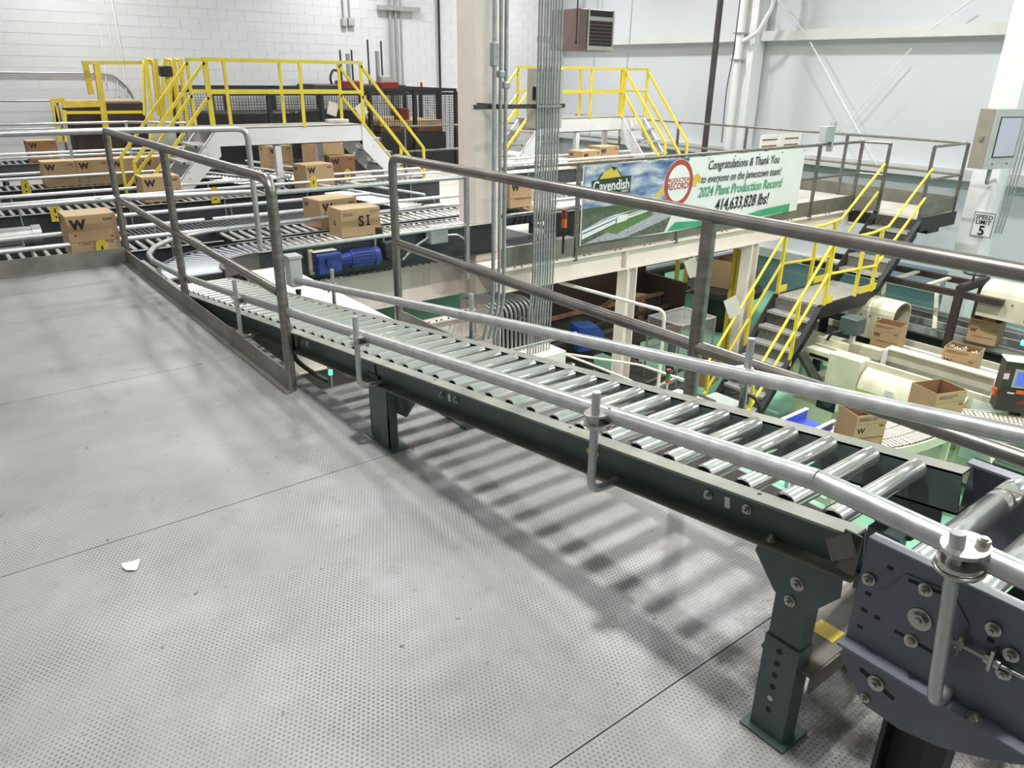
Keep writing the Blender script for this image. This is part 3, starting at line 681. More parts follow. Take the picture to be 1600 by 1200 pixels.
# ============================================================ CARTONS
def carton_mesh(w, d, h):
    mb = MB(); mb.cur = 0; mb.bbox((-w/2, -d/2, 0), (w/2, d/2, h), .004)
    mb.cur = 1; mb.box((-w/2+.004, -d/2+.004, h), (w/2-.004, -.0015, h+.0012)); mb.box((-w/2+.004, .0015, h), (w/2-.004, d/2-.004, h+.0012))
    return mb.mesh('carton_body', [M['card'], M['cardl']])
def carton(label, x, y, z, w=.41, d=.31, h=.30, rz=0.0, kind='W', group=None, dark=False):
    t = thing('carton', label, 'box', (x, y, z), group, (0, 0, rz))
    me = carton_mesh(w, d, h)
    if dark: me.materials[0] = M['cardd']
    link('carton_body', me, t)
    part(t, 'flap_seam', MB().box((-w/2, -d/2-.0006, h*.36), (w/2, -d/2+.001, h*.372)), M['cardd'], True)
    f = -d/2-.0012
    def put(txt, size, x_, z_, m='ink', **k): text_on(t, 'printed_lettering', txt, size, M[m], (x_, f, z_), (1, 0, 0), (0, 0, 1), **k)
    if kind == 'W':
        put('W', .11, -w/2+.035, h-.115, bold=.06)
        put('5200', .036, w/2-.11, h-.06, bold=.015)
        put('Coated Skincut Fries', .034, -w/2+.07, h*.30, 'inkl', bold=.01)
        part(t, 'hand_hole', MB().box((-w/2+.05, f, h*.52), (-w/2+.066, f+.001, h*.55)).box((w/2-.066, f, h*.44), (w/2-.05, f+.001, h*.47)), M['ink'], True)
        text_on(t, 'printed_lettering', 'W', .08, M['ink'], (-w/2-.0012, d/2-.04, h-.09), (0, -1, 0), (0, 0, 1), bold=.03)
    elif kind == 'SI':
        put('S', .15, -.035, h*.36, bold=.03)
        part(t, 'printed_lettering', MB().box((.070, f, h*.36), (.090, f+.0008, h*.36+.108)).box((.055, f, h*.36), (.105, f+.0007, h*.36+.012)).box((.055, f, h*.36+.096), (.105, f+.0007, h*.36+.108)), M['ink'], True)
        put('FRIES 6/5 LB\nKEEP FROZEN', .018, -w/2+.025, h-.05, 'inkl'); put('NET WT 30\nLB', .018, w/2-.11, h-.045, 'inkl')
        text_on(t, 'printed_lettering', 'SI', .07, M['ink'], (-w/2-.0012, .03, h*.38), (0, -1, 0), (0, 0, 1), bold=.02)
    return t
def open_carton(label, x, y, z, w=.42, d=.31, h=.40, rz=0.0, fries=False, group=None):
    t = thing('open_carton', label, 'box', (x, y, z), group, (0, 0, rz)); k = .006
    mb = MB(); mb.cur = 0
    for a, b in (((-w/2, -d/2, 0), (w/2, -d/2+k, h)), ((-w/2, d/2-k, 0), (w/2, d/2, h)), ((-w/2, -d/2+k, 0), (-w/2+k, d/2-k, h)), ((w/2-k, -d/2+k, 0), (w/2, d/2-k, h)), ((-w/2, -d/2, 0), (w/2, d/2, k))): mb.box(a, b)
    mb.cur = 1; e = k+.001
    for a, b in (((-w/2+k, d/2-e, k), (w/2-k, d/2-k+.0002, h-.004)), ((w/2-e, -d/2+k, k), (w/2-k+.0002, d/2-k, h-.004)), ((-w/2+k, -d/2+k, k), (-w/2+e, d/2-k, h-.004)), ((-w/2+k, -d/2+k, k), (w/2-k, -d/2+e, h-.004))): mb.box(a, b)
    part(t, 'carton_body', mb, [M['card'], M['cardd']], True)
    part(t, 'flap_seam', MB().box((-w/2, -d/2-.0006, h*.72), (w/2, -d/2+.001, h*.73)), M['cardd'], True)
    f = -d/2-.0012
    def put(txt, size, x_, z_, m='ink', **q): text_on(t, 'printed_lettering', txt, size, M[m], (x_, f, z_), (1, 0, 0), (0, 0, 1), **q)
    put('W', .085, -w/2+.03, h*.44, bold=.03); put('Coated Skincut Fries', .034, -w/2+.07, h*.26, 'inkl', bold=.01)
    put('5200', .028, w/2-.085, h*.62, bold=.01); put('INGREDIENTS: POTATOES,\nVEGETABLE OIL, SALT', .022, -w/2+.03, h*.88, 'inkl')
    if fries:
        c = MB()
        for i in range(34):
            p = Vector((random.uniform(-w/2+.04, w/2-.04), random.uniform(-d/2+.04, d/2-.04), h*.82+random.uniform(0, .03))); a = random.uniform(0, PI)
            c.bar(p, p+Vector((math.cos(a)*.07, math.sin(a)*.05, random.uniform(-.015, .02))), .012, .012)
        q = part(t, 'fries', c, M['creamd'], True, kind='stuff')
    return t
carton('brown carton with large W right behind the left kick plate, crossed by a railing post', 1.20, 7.83, .01, .41, .36, .37)
carton('small carton marked SI on the near mezzanine lane', 3.60, 7.28, .01, .45, .30, .285, kind='SI')
carton('larger carton with W just behind the SI carton', 3.62, 7.90, .01, .47, .36, .30, .12)
carton('carton with W on the second lane under the white crossover stringer', 2.50, 10.55, .03, .46, .34, .31)
for i, (x, lb) in enumerate(((1.70, 'first from the left of the four cartons on the third lane'), (2.125, 'second from the left of the four cartons on the third lane'), (2.55, 'third from the left of the four cartons on the third lane'), (2.975, 'fourth from the left of the four cartons on the third lane'))):
    carton(lb, x, 12.67, .03, .42, .33, .34, group='cartons on the third lane')
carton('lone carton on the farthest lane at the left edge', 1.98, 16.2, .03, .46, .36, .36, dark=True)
carton('carton with W below the middle of the crossover beam, by the railing corner', 4.62, 10.55, .03, .46, .34, .34, .15)
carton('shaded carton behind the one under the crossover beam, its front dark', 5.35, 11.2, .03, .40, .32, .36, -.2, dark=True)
carton('carton with W farther back under the crossover, behind its white prop', 5.0, 12.9, .03, .44, .34, .40, .1)
carton('tall plain brown carton standing behind the crossover beam', 5.95, 13.1, MZ, .55, .5, 1.15, .2, kind=None)
carton('carton glimpsed between the big column and the grey conduits', 6.05, 7.70, .03, .36, .32, .33)
carton('bright carton behind the top edge of the banner at its left end', 9.55, 10.12, .11, .50, .34, .26, .12)
carton('second carton behind the banner, farther right than the bright one', 10.15, 10.25, .11, .46, .34, .30, -.1)
carton('carton corner entering at the right edge on the powered rollers', 1.72, -.07, .72, .30, .26, .15, kind=None)

# ============================================================ CROSSOVER PLATFORMS
def stair_flight(t, p_top, direction, width_dir, width, run, rise, n, rail_h=.85, sm='white', tread_m='tread', z_end=None, post=True, string_d=.36, extra=.0):
    """stringers, treads, handrails of one flight under the thing t; p_top: near top corner"""
    P = Vector(p_top); D = Vector(direction); Wd = Vector(width_dir); Zv = Vector((0, 0, 1))
    for k in (0, 1):
        o = P + Wd*(width*k + (-.0145 if k == 0 else .0145))
        a = o - Zv*.0; b = o + D*run - Zv*rise
        c = MB(); th = Wd*.012*(1 if k == 0 else -1)
        nrm = Vector((0, 0, string_d))
        c.prism([a, b, b-Zv*0.03, b-D*.14-Zv*.03, a-nrm-D*.02, a-D*.02], th)
        c.prism([a+Zv*.004, b+Zv*.004, b-Zv*.012, a-Zv*.012], Wd*.045*(1 if k == 0 else -1))
        so = part(t, 'stringer', c, M[sm])
        if sm == 'white':
            bo = MB()
            for q in (.15, .4, .65, .88):
                for dz in (.05, .13):
                    pp = a+(b-a)*q - Zv*dz; bo.cyl(pp-Wd*.003*(1 if k == 0 else -1), pp-Wd*.010*(1 if k == 0 else -1), .009, 6)
            part(so, 'bolts', bo, M['bolt'], kind='stuff')
    for i in range(n):
        z = -(i+1)*rise/(n+1); x = run*(i+1)/(n+1)
        q = P + D*x + Zv*z
        tr = MB(); w0 = q+Wd*.015-D*.10; w1 = q+Wd*(width-.015)+D*.13
        tr.box((w0.x, w0.y, q.z-.03), (w1.x, w1.y, q.z))
        tro = part(t, 'tread', tr, M[tread_m])
        ns = MB(); e0 = q+Wd*.015+D*.10; e1 = q+Wd*(width-.015)+D*.135
        ns.box((e0.x, e0.y, q.z-.032), (e1.x, e1.y, q.z+.004)); part(tro, 'nosing', ns, M['perf'])
    return P
def sq(mb, p0, p1, r=.019): return mb.bar(p0, p1, r*2, r*2)
def crossover(name_label, x0, x1, y0, y1, zt, lrun, rdir, group=None):
    t = thing('crossover_stair', name_label, 'platform', ((x0+x1)/2, (y0+y1)/2, MZ), group)
    bd = .25
    for y, s in ((y0, 1), (y1, -1)):
        part(t, 'platform_beam', MB().box((x0, y, zt-bd), (x1, y+s*.014, zt)).box((x0, y, zt-.012), (x1, y+s*.06, zt)).box((x0, y, zt-bd), (x1, y+s*.06, zt-bd+.012)), M['white'])
    part(t, 'platform_deck', MB().box((x0+.01, y0+.015, zt-.03), (x1-.01, y1-.015, zt-.002)), M['grating'])
    part(t, 'prop', MB().box((x0+.86, y0+.02, MZ), (x0+.95, y0+.10, zt-bd)), M['white'])
    part(t, 'prop', MB().box((x1-.5, y1-.1, MZ), (x1-.41, y1-.02, zt-bd)), M['white'])
    H = .87; rise = zt-MZ
    # left flight towards -X
    stair_flight(t, (x0+.05, y0, zt), (-1, 0, 0), (0, 1, 0), y1-y0, lrun, rise, 5)
    if rdir == 'X':
        stair_flight(t, (x1-.02, y0, zt), (1, 0, 0), (0, 1, 0), y1-y0, lrun, rise, 5)
    else:
        stair_flight(t, (x1-.66, y0+.02, zt), (0, -1, 0), (1, 0, 0), .62, lrun, rise, 5)
    sl = (rise)/lrun
    for y in (y0, y1):
        xe = x1 if (rdir == 'X' or y == y1) else x1-.70
        for i, xp in enumerate([x0, x0+.26, x0+(xe-x0)*.58, xe]):
            if i == 1 and y == y0: pass
            part(t, 'post', sq(MB(), (xp, y, zt-.02), (xp, y, zt+H)), M['yellow'])
        for z, nm in ((zt+H, 'top_rail'), (zt+.46, 'mid_rail')):
            part(t, nm, sq(MB(), (x0-.02, y, z), (xe+.02, y, z), .021), M['yellow'])
        d = lrun-.04
        for z, nm in ((zt+H-.04, 'handrail'), (zt+.40, 'mid_handrail')):
            k = 0 if nm == 'handrail' else -.02
            zz = z-d*sl
            zz = max(zz, MZ+.25)
            part(t, nm, sq(MB(), (x0, y, z), (x0-d, y, zz)), M['yellow'])
            if rdir == 'X': part(t, nm, sq(MB(), (x1, y, z), (x1+d, y, zz)), M['yellow'])
        part(t, 'post', sq(MB(), (x0-d, y, MZ), (x0-d, y, zt+H-.04-d*sl)), M['yellow'])
        if rdir == 'X': part(t, 'post', sq(MB(), (x1+d, y, MZ), (x1+d, y, zt+H-.04-d*sl)), M['yellow'])
    if rdir != 'X':
        for xp in (x1-.66, x1-.03):
            part(t, 'post', sq(MB(), (xp, y0, zt-.02), (xp, y0, zt+H)), M['yellow'])
            d = lrun-.04
            for z, nm in ((zt+H-.06, 'handrail'), (zt+.40, 'mid_handrail')):
                part(t, nm, sq(MB(), (xp, y0-.02, z), (xp, y0-d, max(z-d*sl, MZ+.25))), M['yellow'])
            part(t, 'post', sq(MB(), (xp, y0-d, MZ), (xp, y0-d, zt+H-.06-d*sl)), M['yellow'])
        for z in (zt+H, zt+.46): part(t, 'top_rail', sq(MB(), (x1-.02, y0, z), (x1-.02, y1, z), .021), M['yellow'])
    return t
crossover('yellow-railed white crossover platform over the roller lanes, left of the big column', 3.41, 5.70, 11.0, 11.74, .85, 1.10, 'X')
crossover('yellow-railed white crossover platform behind the grey conduits and the banner', 9.3, 12.02, 11.0, 11.74, .85, 1.20, 'Y')
# tilted paper notices tied to the first crossover
for (px, py, a, lb) in ((520, 170, .3, 'white paper notice hanging on the crossover rail, left of the corner post'), (565, 172, -.6, 'white paper notice hanging slanted behind the corner post of the crossover')):
    c = at(px, py, Y=11.78); pm = MB()
    ux = Vector((math.cos(a), 0, -math.sin(a)))*.085; uz = Vector((math.sin(a), 0, math.cos(a)))*.10
    pm.prism([c-ux-uz, c+ux-uz, c+ux+uz, c-ux+uz], (0, .002, 0))
    solo('paper_notice', pm, M['paper'], lb, 'notice')
pm = MB().box((5.25, 11.70, .85), (5.60, 11.72, 1.02)); solo('white_binder', MB().bbox((5.38, 11.45, .85), (5.68, 11.68, .90), .006), M['paper'], 'white folder lying on the crossover deck beside the corner post', 'folder')

# ============================================================ MEZZANINE EDGE: beams, columns, railing, banner
def ibeam(label, p0, p1, h, w, cat='beam', m='cream', stiff=(), bolts=True):
    a = Vector(p0); b = Vector(p1); d = (b-a).normalized(); s = Vector((-d.y, d.x, 0))
    t = thing('steel_beam', label, cat, ((a.x+b.x)/2, (a.y+b.y)/2, a.z-h))
    part(t, 'flange', MB().bar(a-Vector((0,0,.009)), b-Vector((0,0,.009)), w, .018), M[m])
    part(t, 'flange', MB().bar(a-Vector((0,0,h-.009)), b-Vector((0,0,h-.009)), w, .018), M[m])
    part(t, 'web', MB().bar(a-Vector((0,0,h/2)), b-Vector((0,0,h/2)), .012, h-.036), M[m])
    for q in stiff:
        c = a+(b-a)*q
        part(t, 'stiffener', MB().bar(c-Vector((0,0,.018)), c-Vector((0,0,h-.018)), w-.01, .012, (d.x, d.y, 0)), M[m])
    bo = MB()
    for i in range(14 if bolts else 0):
        c = a+(b-a)*((i+.5)/14); c2 = c - s*(w*.35)
        for e in (-.05, .05): bo.cyl((c2.x+d.x*e, c2.y+d.y*e, a.z), (c2.x+d.x*e, c2.y+d.y*e, a.z+.012), .012, 6)
    if bolts: part(t, 'bolts', bo, M['dkgrey'], kind='stuff')
    return t
ibeam('ivory steel beam along the mezzanine edge under the banner', (4.98, 6.62, MZ-.02), (12.5, 6.62, MZ-.02), .265, .16, stiff=(.27, .48, .5, .75))
ibeam('deep ivory steel beam below the blue gearmotor, left of the big column', (2.62, 7.36, MZ-.02), (4.98, 7.36, MZ-.02), .42, .18)
ibeam('ivory beam lower down behind the stub kick plate, left of the big column', (2.6, 7.0, -1.02), (4.9, 7.0, -1.02), .26, .16)
ibeam('ivory steel beam running away from the viewer beside the conveyor', (2.30, 3.6, -.02), (2.30, 6.42, -.02), .38, .36, bolts=False)
part_b = MB().box((2.12, 6.415, -.40), (2.48, 6.43, -.015)); solo('end_plate', part_b, M['cream'], 'ivory end plate closing the beam beside the roller curve', 'plate')
def column(label, x0, x1, y0, y1, z0, z1, m='white', web=False):
    t = thing('steel_column', label, 'column', ((x0+x1)/2, (y0+y1)/2, z0))
    if web:
        f = .02
        part(t, 'flange', MB().box((x0, y0, z0), (x0+f, y1, z1)), M[m]); part(t, 'flange', MB().box((x1-f, y0, z0), (x1, y1, z1)), M[m])
        part(t, 'web', MB().box((x0+f, (y0+y1)/2-.01, z0), (x1-f, (y0+y1)/2+.01, z1)), M[m])
    else:
        part(t, 'shaft', MB().bbox((x0, y0, z0), (x1, y1, z1), .006), M[m])
    part(t, 'base_plate', MB().box((x0-.06, y0-.06, z0), (x1+.06, y1+.06, z0+.02)), M[m])
    return t
bc = column('broad white column rising through the middle of the photo', 4.98, 5.36, 7.02, 7.36, GZ, CZ, 'cream')
part(bc, 'cable', MB().tube([(5.25, 7.0, CZ-.1), (5.25, 7.0, -2)], .008, 8), M['white'])
part(bc, 'conduit_loop', MB().tube([(4.7, 7.0, -1.0), (5.15, 7.0, -.93), (5.30, 7.0, -1.1), (5.30, 7.0, -2.6)], .018, 10, .12), M['cream'])
part(bc, 'conduit_loop', MB().tube([(4.6, 7.0, -1.42), (5.28, 7.0, -1.30)], .014, 8), M['cream'])
for x, lb in ((7.12, 'ivory post under the mezzanine beam, left of the thick railing post'), (9.78, 'ivory post under the mezzanine beam, just left of the black staircase')):
    column(lb, x-.09, x+.09, 6.53, 6.71, GZ, MZ-.285, 'cream', True)
column('ivory post deeper below the mezzanine, half hidden by the beam', 8.5, 8.64, 9.0, 9.14, GZ, MZ-.12, 'cream')
# mezzanine railing (grey steel)
def mrail(label, pts, posts, zt=.66, kicks=True, m='kick', rm='rail', kh=.22, km='olivekick', r=.021):
    t = thing('guard_railing', label, 'railing', (pts[0][0], pts[0][1], MZ))
    for z, nm in ((zt, 'top_rail'), (zt-.50, 'mid_rail')):
        part(t, nm, MB().tube([(p[0], p[1], z) for p in pts], r, 10, .06), M[rm])
    for p in posts: part(t, 'post', MB().box((p[0]-r, p[1]-r, MZ-.06), (p[0]+r, p[1]+r, zt)), M[rm])
    if kicks:
        for i in range(len(pts)-1):
            a, b = pts[i], pts[i+1]
            part(t, 'toe_plate', MB().bar((a[0], a[1], MZ+kh/2+.005), (b[0], b[1], MZ+kh/2+.005), .008, kh), M[km])
    return t
YE = 6.56
mrail('grey mezzanine railing that carries the banner', [(5.0, YE), (12.42, YE), (12.52, 6.16)], [(6.12, YE), (7.95, YE), (9.75, YE), (11.15, YE), (12.40, YE), (12.52, 6.16)])
mrail('grey stair-head railing right of the black staircase and along the wall', [(12.52, 5.47), (13.78, 5.50), (13.78, 15.0)], [(12.52, 5.47), (13.78, 5.50), (13.78, 7.6), (13.78, 9.8), (13.78, 11.6), (13.78, 13.4)], m='kick')
mrail('galvanised railing in front of the SI lane, ending at the big column', [(2.44, 6.60), (4.60, 6.62)], [(2.46, 6.60), (4.58, 6.62)], zt=.60, kicks=False, rm='galv')
mrail('distant pipe railing across the back of the far lanes', [(-3, 14.6), (3.1, 14.6), (3.9, 13.9)], [(-1, 14.6), (.9, 14.6), (2.2, 14.6), (3.1, 14.6), (3.9, 13.9)], zt=.75, kicks=False, rm='galv')
mrail('second distant pipe railing, close to the block wall', [(-3, 17.4), (2.55, 17.4), (2.55, 16.9)], [(-1, 17.4), (1.2, 17.4), (2.55, 17.4)], zt=1.0, kicks=False, rm='galv')
mrail('grey railing behind the second crossover, low against the wall', [(8.3, 14.4), (13.6, 14.4)], [(8.4, 14.4), (10.3, 14.4), (12.0, 14.4)], zt=.55, kicks=False)

# --- banner
bx0, bx1, bz0, bz1, by = 6.16, 10.72, -.30, .635, YE-.03
bn = thing('banner', 'long printed vinyl banner with a congratulation message tied to the mezzanine railing', 'banner', ((bx0+bx1)/2, by, bz0))
def bquad(x0, z0, x1, z1, y=0.0): return [(x0, by-y, z0), (x1, by-y, z0), (x1, by-y, z1), (x0, by-y, z1)]
nseg = 40; mb = MB(); vs = []; fs = []
for i in range(nseg+1):
    x = bx0+(bx1-bx0)*i/nseg
    w = .004*math.sin(i*1.3)+.003*math.sin(i*.61); w = max(-.003, w) if True else w
    for z in (bz0+.012*math.sin(i*.35), bz1-.006*abs(math.sin(i*.9))): vs.append((x, by+.006+w*.4, z))
for i in range(nseg): fs.append((2*i, 2*i+2, 2*i+3, 2*i+1))
mb.add(vs, fs, True); mb.add([(x, y+.003, z) for x, y, z in vs], [f[::-1] for f in fs], True)
part(bn, 'vinyl', mb, M['bannerw'])
# printed photograph on the left part: sky, land, plant
def flat(name, pts, m, y):   # pts in (x,z)
    return part(bn, name, MB().prism([(x, by-y, z) for x, z in pts], (0, .0006, 0)), M[m] if isinstance(m, str) else m)
skym = bpy.data.materials.new('printed_sky'); skym.use_nodes = True; nt = skym.node_tree; N = nt.nodes; L_ = nt.links
tc = N.new('ShaderNodeTexCoord'); mp = N.new('ShaderNodeMapping'); mp.inputs['Scale'].default_value = (1.6, 1, 5); mp.inputs['Rotation'].default_value = (0, .35, 0); L_.new(tc.outputs['Object'], mp.inputs[0])
nz = N.new('ShaderNodeTexNoise'); nz.inputs['Scale'].default_value = 1.6; nz.inputs['Detail'].default_value = 6; L_.new(mp.outputs[0], nz.inputs['Vector'])
rp = N.new('ShaderNodeValToRGB'); e = rp.color_ramp.elements; e[0].position = .36; e[0].color = (*lin('#44587f'), 1); e[1].position = .66; e[1].color = (*lin('#dcd9d0'), 1)
q = e.new(.50); q.color = (*lin('#7f93b3'), 1); L_.new(nz.outputs['Fac'], rp.inputs[0]); L_.new(rp.outputs[0], N['Principled BSDF'].inputs['Base Color']); N['Principled BSDF'].inputs['Roughness'].default_value = .4
landm = mat('printed_land', '#68755a', .45, 0, .3, 14, col2='#42454c')
lotm = mat('printed_car_park', '#6b6a74', .45, 0, .3, 60, col2='#c4c4cc')
treem = mat('printed_trees', '#4b5a3f', .45, 0, .4, 30)
xr = bx0+1.86
flat('printed_sky', [(bx0+.02, .13), (xr-.22, .13), (xr-.10, .30), (xr+.02, .628), (bx0+.02, .628)], skym, .002)
flat('printed_trees', [(bx0+.02, .06), (xr-.25, .06), (xr-.22, .135), (bx0+.02, .14)], treem, .0022)
flat('printed_land', [(bx0+.02, -.29), (xr-.35, -.29), (xr-.22, -.05), (xr-.22, .07), (bx0+.02, .07)], landm, .002)
flat('printed_car_park', [(bx0+.05, -.285), (bx0+.75, -.285), (xr-.24, -.10), (xr-.24, .0), (xr-.42, .02), (bx0+.55, -.16)], lotm, .0026)
flat('printed_green_lawn', [(bx0+.35, -.16), (bx0+.6, -.22), (bx0+1.3, -.04), (bx0+1.0, .0)], mat('printed_lawn', '#5d7844', .5, 0, .2, 20), .003)
greyroof = mat('printed_roof', '#aab0b8', .5, 0, .1, 20)
for pts_, m_, y_ in (([(.02, -.225), (.58, -.085), (.60, .0), (.02, -.12)], 'sign', .0034), ([(.02, -.12), (.60, .0), (.80, .03), (.30, -.03)], greyroof, .0036), ([(.60, -.09), (.78, -.065), (.80, .01), (.61, .01)], 'sign', .0038),
                   ([(.78, -.05), (1.22, .02), (1.24, .065), (.79, .0)], 'sign', .0034), ([(.79, .0), (1.24, .065), (1.34, .075), (.92, .03)], greyroof, .0036), ([(.30, -.025), (.80, .035), (1.05, .06), (.55, .02)], 'sign', .0032)):
    flat('printed_plant_building', [(bx0+x, z) for x, z in pts_], m_, y_)
for pts_ in ([(.03, -.165), (.59, -.04), (.59, -.028), (.03, -.15)], [(.80, -.02), (1.22, .045), (1.22, .052), (.80, -.012)]):
    flat('printed_stripe', [(bx0+x, z) for x, z in pts_], 'navy', .0042)
# brand plate: dark board, yellow field, white lettering
flat('logo_plate', [(bx0+.14, .275), (bx0+.80, .275), (bx0+.80, .475), (bx0+.64, .475), (bx0+.54, .585), (bx0+.46, .60), (bx0+.30, .53), (bx0+.22, .455), (bx0+.14, .455)], mat('logo_green_black', '#26352f', .45), .0040)
flat('logo_field', [(bx0+.26, .462), (bx0+.62, .472), (bx0+.535, .575), (bx0+.50, .545), (bx0+.45, .59), (bx0+.33, .54)], M['yellowd'], .0048)
def btxt(nm, txt, size, m, x, z, **k): return text_on(bn, nm, txt, size, m, (x-wloc(bn).x, -.0058, z-wloc(bn).z), (1, 0, 0), (0, 0, 1), **k)
btxt('brand_lettering', 'Cavendish', .17, M['sign'], bx0+.47, .325, bold=.02, align='CENTER', sx=.88)
btxt('brand_lettering', 'FARMS', .04, M['sign'], bx0+.70, .285, bold=.01, align='CENTER')
cx, cz = xr-.16, .32
def disc(nm, r0, r1, m, y):
    n = 40; o = MB(); vs = []; fs = []
    for i in range(n):
        a = 2*PI*i/n
        vs += [(cx+r0*math.cos(a), by-y, cz+r0*1.06*math.sin(a)), (cx+r1*math.cos(a), by-y, cz+r1*1.06*math.sin(a))]
    for i in range(n):
        j = (i+1) % n; fs.append((2*i, 2*j, 2*j+1, 2*i+1))
    return part(bn, nm, o.add(vs, fs), m)
disc('roundel_white', .0, .285, M['sign'], .0046); disc('roundel_ring', .218, .280, mat('ring_red', '#a84438', .5), .0054)
btxt('roundel_lettering', 'PRODUCTION', .075, mat('ring_text', '#a04038', .5), cx, .335, bold=.03, align='CENTER', sx=.92)
btxt('roundel_lettering', 'RECORD!', .115, mat('ring_text2', '#a04038', .5), cx, .245, bold=.03, align='CENTER', sx=.9)
goldm = M['yellowd']
flat('gold_ornament', [(cx+.29, .27), (cx+.36, .25), (cx+.38, .33), (cx+.44, .28), (cx+.45, .37), (cx+.36, .42), (cx+.29, .38)], goldm, .004)
flat('gold_ornament', [(cx-.29, .22), (cx-.38, .16), (cx-.44, .20), (cx-.36, .26), (cx-.28, .30)], goldm, .006)
flat('green_sweep', [(xr-.30, -.29), (bx1-.22, -.29), (bx1-.22, -.165), (bx1-.9, -.19), (xr+1.2, -.255), (xr+.35, -.215), (xr-.15, -.185)], 'teal', .003)
tx = xr+1.22
btxt('banner_lettering', 'Congratulations & Thank You', .168, M['signk'], tx, .455, shear=.22, bold=.006, align='CENTER', sx=.80)
btxt('banner_lettering', 'to everyone on the Jamestown team!', .155, M['signk'], tx-.02, .285, shear=.22, bold=.004, align='CENTER', sx=.78)
btxt('banner_lettering', '2024 Plant Production Record', .190, M['teal'], tx, .105, shear=.22, bold=.010, align='CENTER', sx=.82)
btxt('banner_lettering', '414,633,828 lbs!', .235, M['signk'], tx+.05, -.115, shear=.22, bold=.010, align='CENTER', sx=.80)
eye = MB()
for i in range(9):
    x = bx0+.05+i*(bx1-bx0-.1)/8; eye.cyl((x, by-.004, bz1-.03), (x, by+.012, bz1-.03), .012, 8)
part(bn, 'eyelets', eye, M['bolt'])
# boxes / notices near the end of the banner
for (x, lb) in ((11.28, 'grey switch box on top of the railing at the right end of the banner'),):
    t = thing('switch_box', lb, 'electrical box', (x, YE, .66))
    part(t, 'box', MB().bbox((x-.13, YE-.05, .70), (x+.12, YE+.06, .93), .008), M['grey']); part(t, 'bracket', MB().box((x+.12, YE-.03, .55), (x+.17, YE+.05, .99)), M['grey'])
nb = thing('notice_board', 'two pale notices fixed behind the right end of the banner', 'notice', (11.2, 7.5, MZ))
part(nb, 'panel', MB().box((10.95, 7.5, .35), (11.55, 7.51, .75)), M['paper']); part(nb, 'panel', MB().box((11.58, 7.5, .35), (12.1, 7.51, .75)), M['paper'])
part(nb, 'stand', MB().box((11.5, 7.52, MZ), (11.56, 7.56, .75)), M['galv'])
for i in range(2):
    for k in range(3): part(nb, 'printed_line', MB().box((11.0+i*.62, 7.495, .66-k*.1), (11.4+i*.62, 7.4995, .68-k*.1)), M['inkl'])

# ============================================================ CONDUITS BESIDE THE COLUMN
strut = thing('strut_channel', 'dark horizontal strut channel crossing in front of the big column at mid height', 'bracket', (5.05, 6.42, 1.27))
part(strut, 'channel', MB().box((4.52, 6.40, 1.27), (5.72, 6.404, 1.312)).box((4.52, 6.404, 1.27), (5.72, 6.44, 1.274)).box((4.52, 6.404, 1.308), (5.72, 6.44, 1.312)), M['pole'])
part(strut, 'standoff', MB().box((5.0, 6.44, 1.275), (5.06, 7.02, 1.305)), M['pole'])
xs9 = [5.30, 5.335, 5.375, 5.41, 5.45, 5.485, 5.52, 5.56, 5.60]
for i, x in enumerate(xs9):
    zb = -1.43; t = thing('conduit', ORD[i]+' from the left in the dense row of tall grey conduits at the strut end', 'conduit', (x, 6.36, zb), 'grey conduits right of the column')
    r = .0105 if i % 3 else .0125
    part(t, 'pipe', MB().tube([(x, 6.36, CZ-.02), (x, 6.36, -.55), (x-.10+.03*i/8, 6.30, -1.0), (x-.10+.03*i/8, 6.30, zb)], r, 8, .12), M['galv'])
    for z in ((1.62, .95, .2) if i % 2 else (1.9, .7, -.1)): part(t, 'coupling', MB().cyl((x, 6.36, z), (x, 6.36, z+.05), r*1.45, 8), M['galv'])
    part(t, 'strap', MB().box((x-.02, 6.34, 1.28), (x+.02, 6.40, 1.30)), M['bolt'])
for i, (x, lb) in enumerate(((4.72, 'first of the three thick conduits against the big column, with a fitting near the top'), (4.80, 'middle of the three thick conduits against the big column'), (4.865, 'third of the three thick conduits, nearest the dense row'))):
    t = thing('conduit', lb, 'conduit', (x+.75, 6.9, -1.2)); x += .72 if False else 0
    yy = 6.36
    part(t, 'pipe', MB().tube([(x+.02, yy, CZ-.02), (x+.02, yy, -.75), (x-.08, yy+.05, -1.15)], .021 if i != 1 else .018, 10, .15), M['galv'])
    part(t, 'fitting', MB().bbox((x-.02, yy-.03, 1.66-.1*i), (x+.06, yy+.03, 1.66-.1*i+(.22 if i == 0 else .07)), .012), M['galv'])
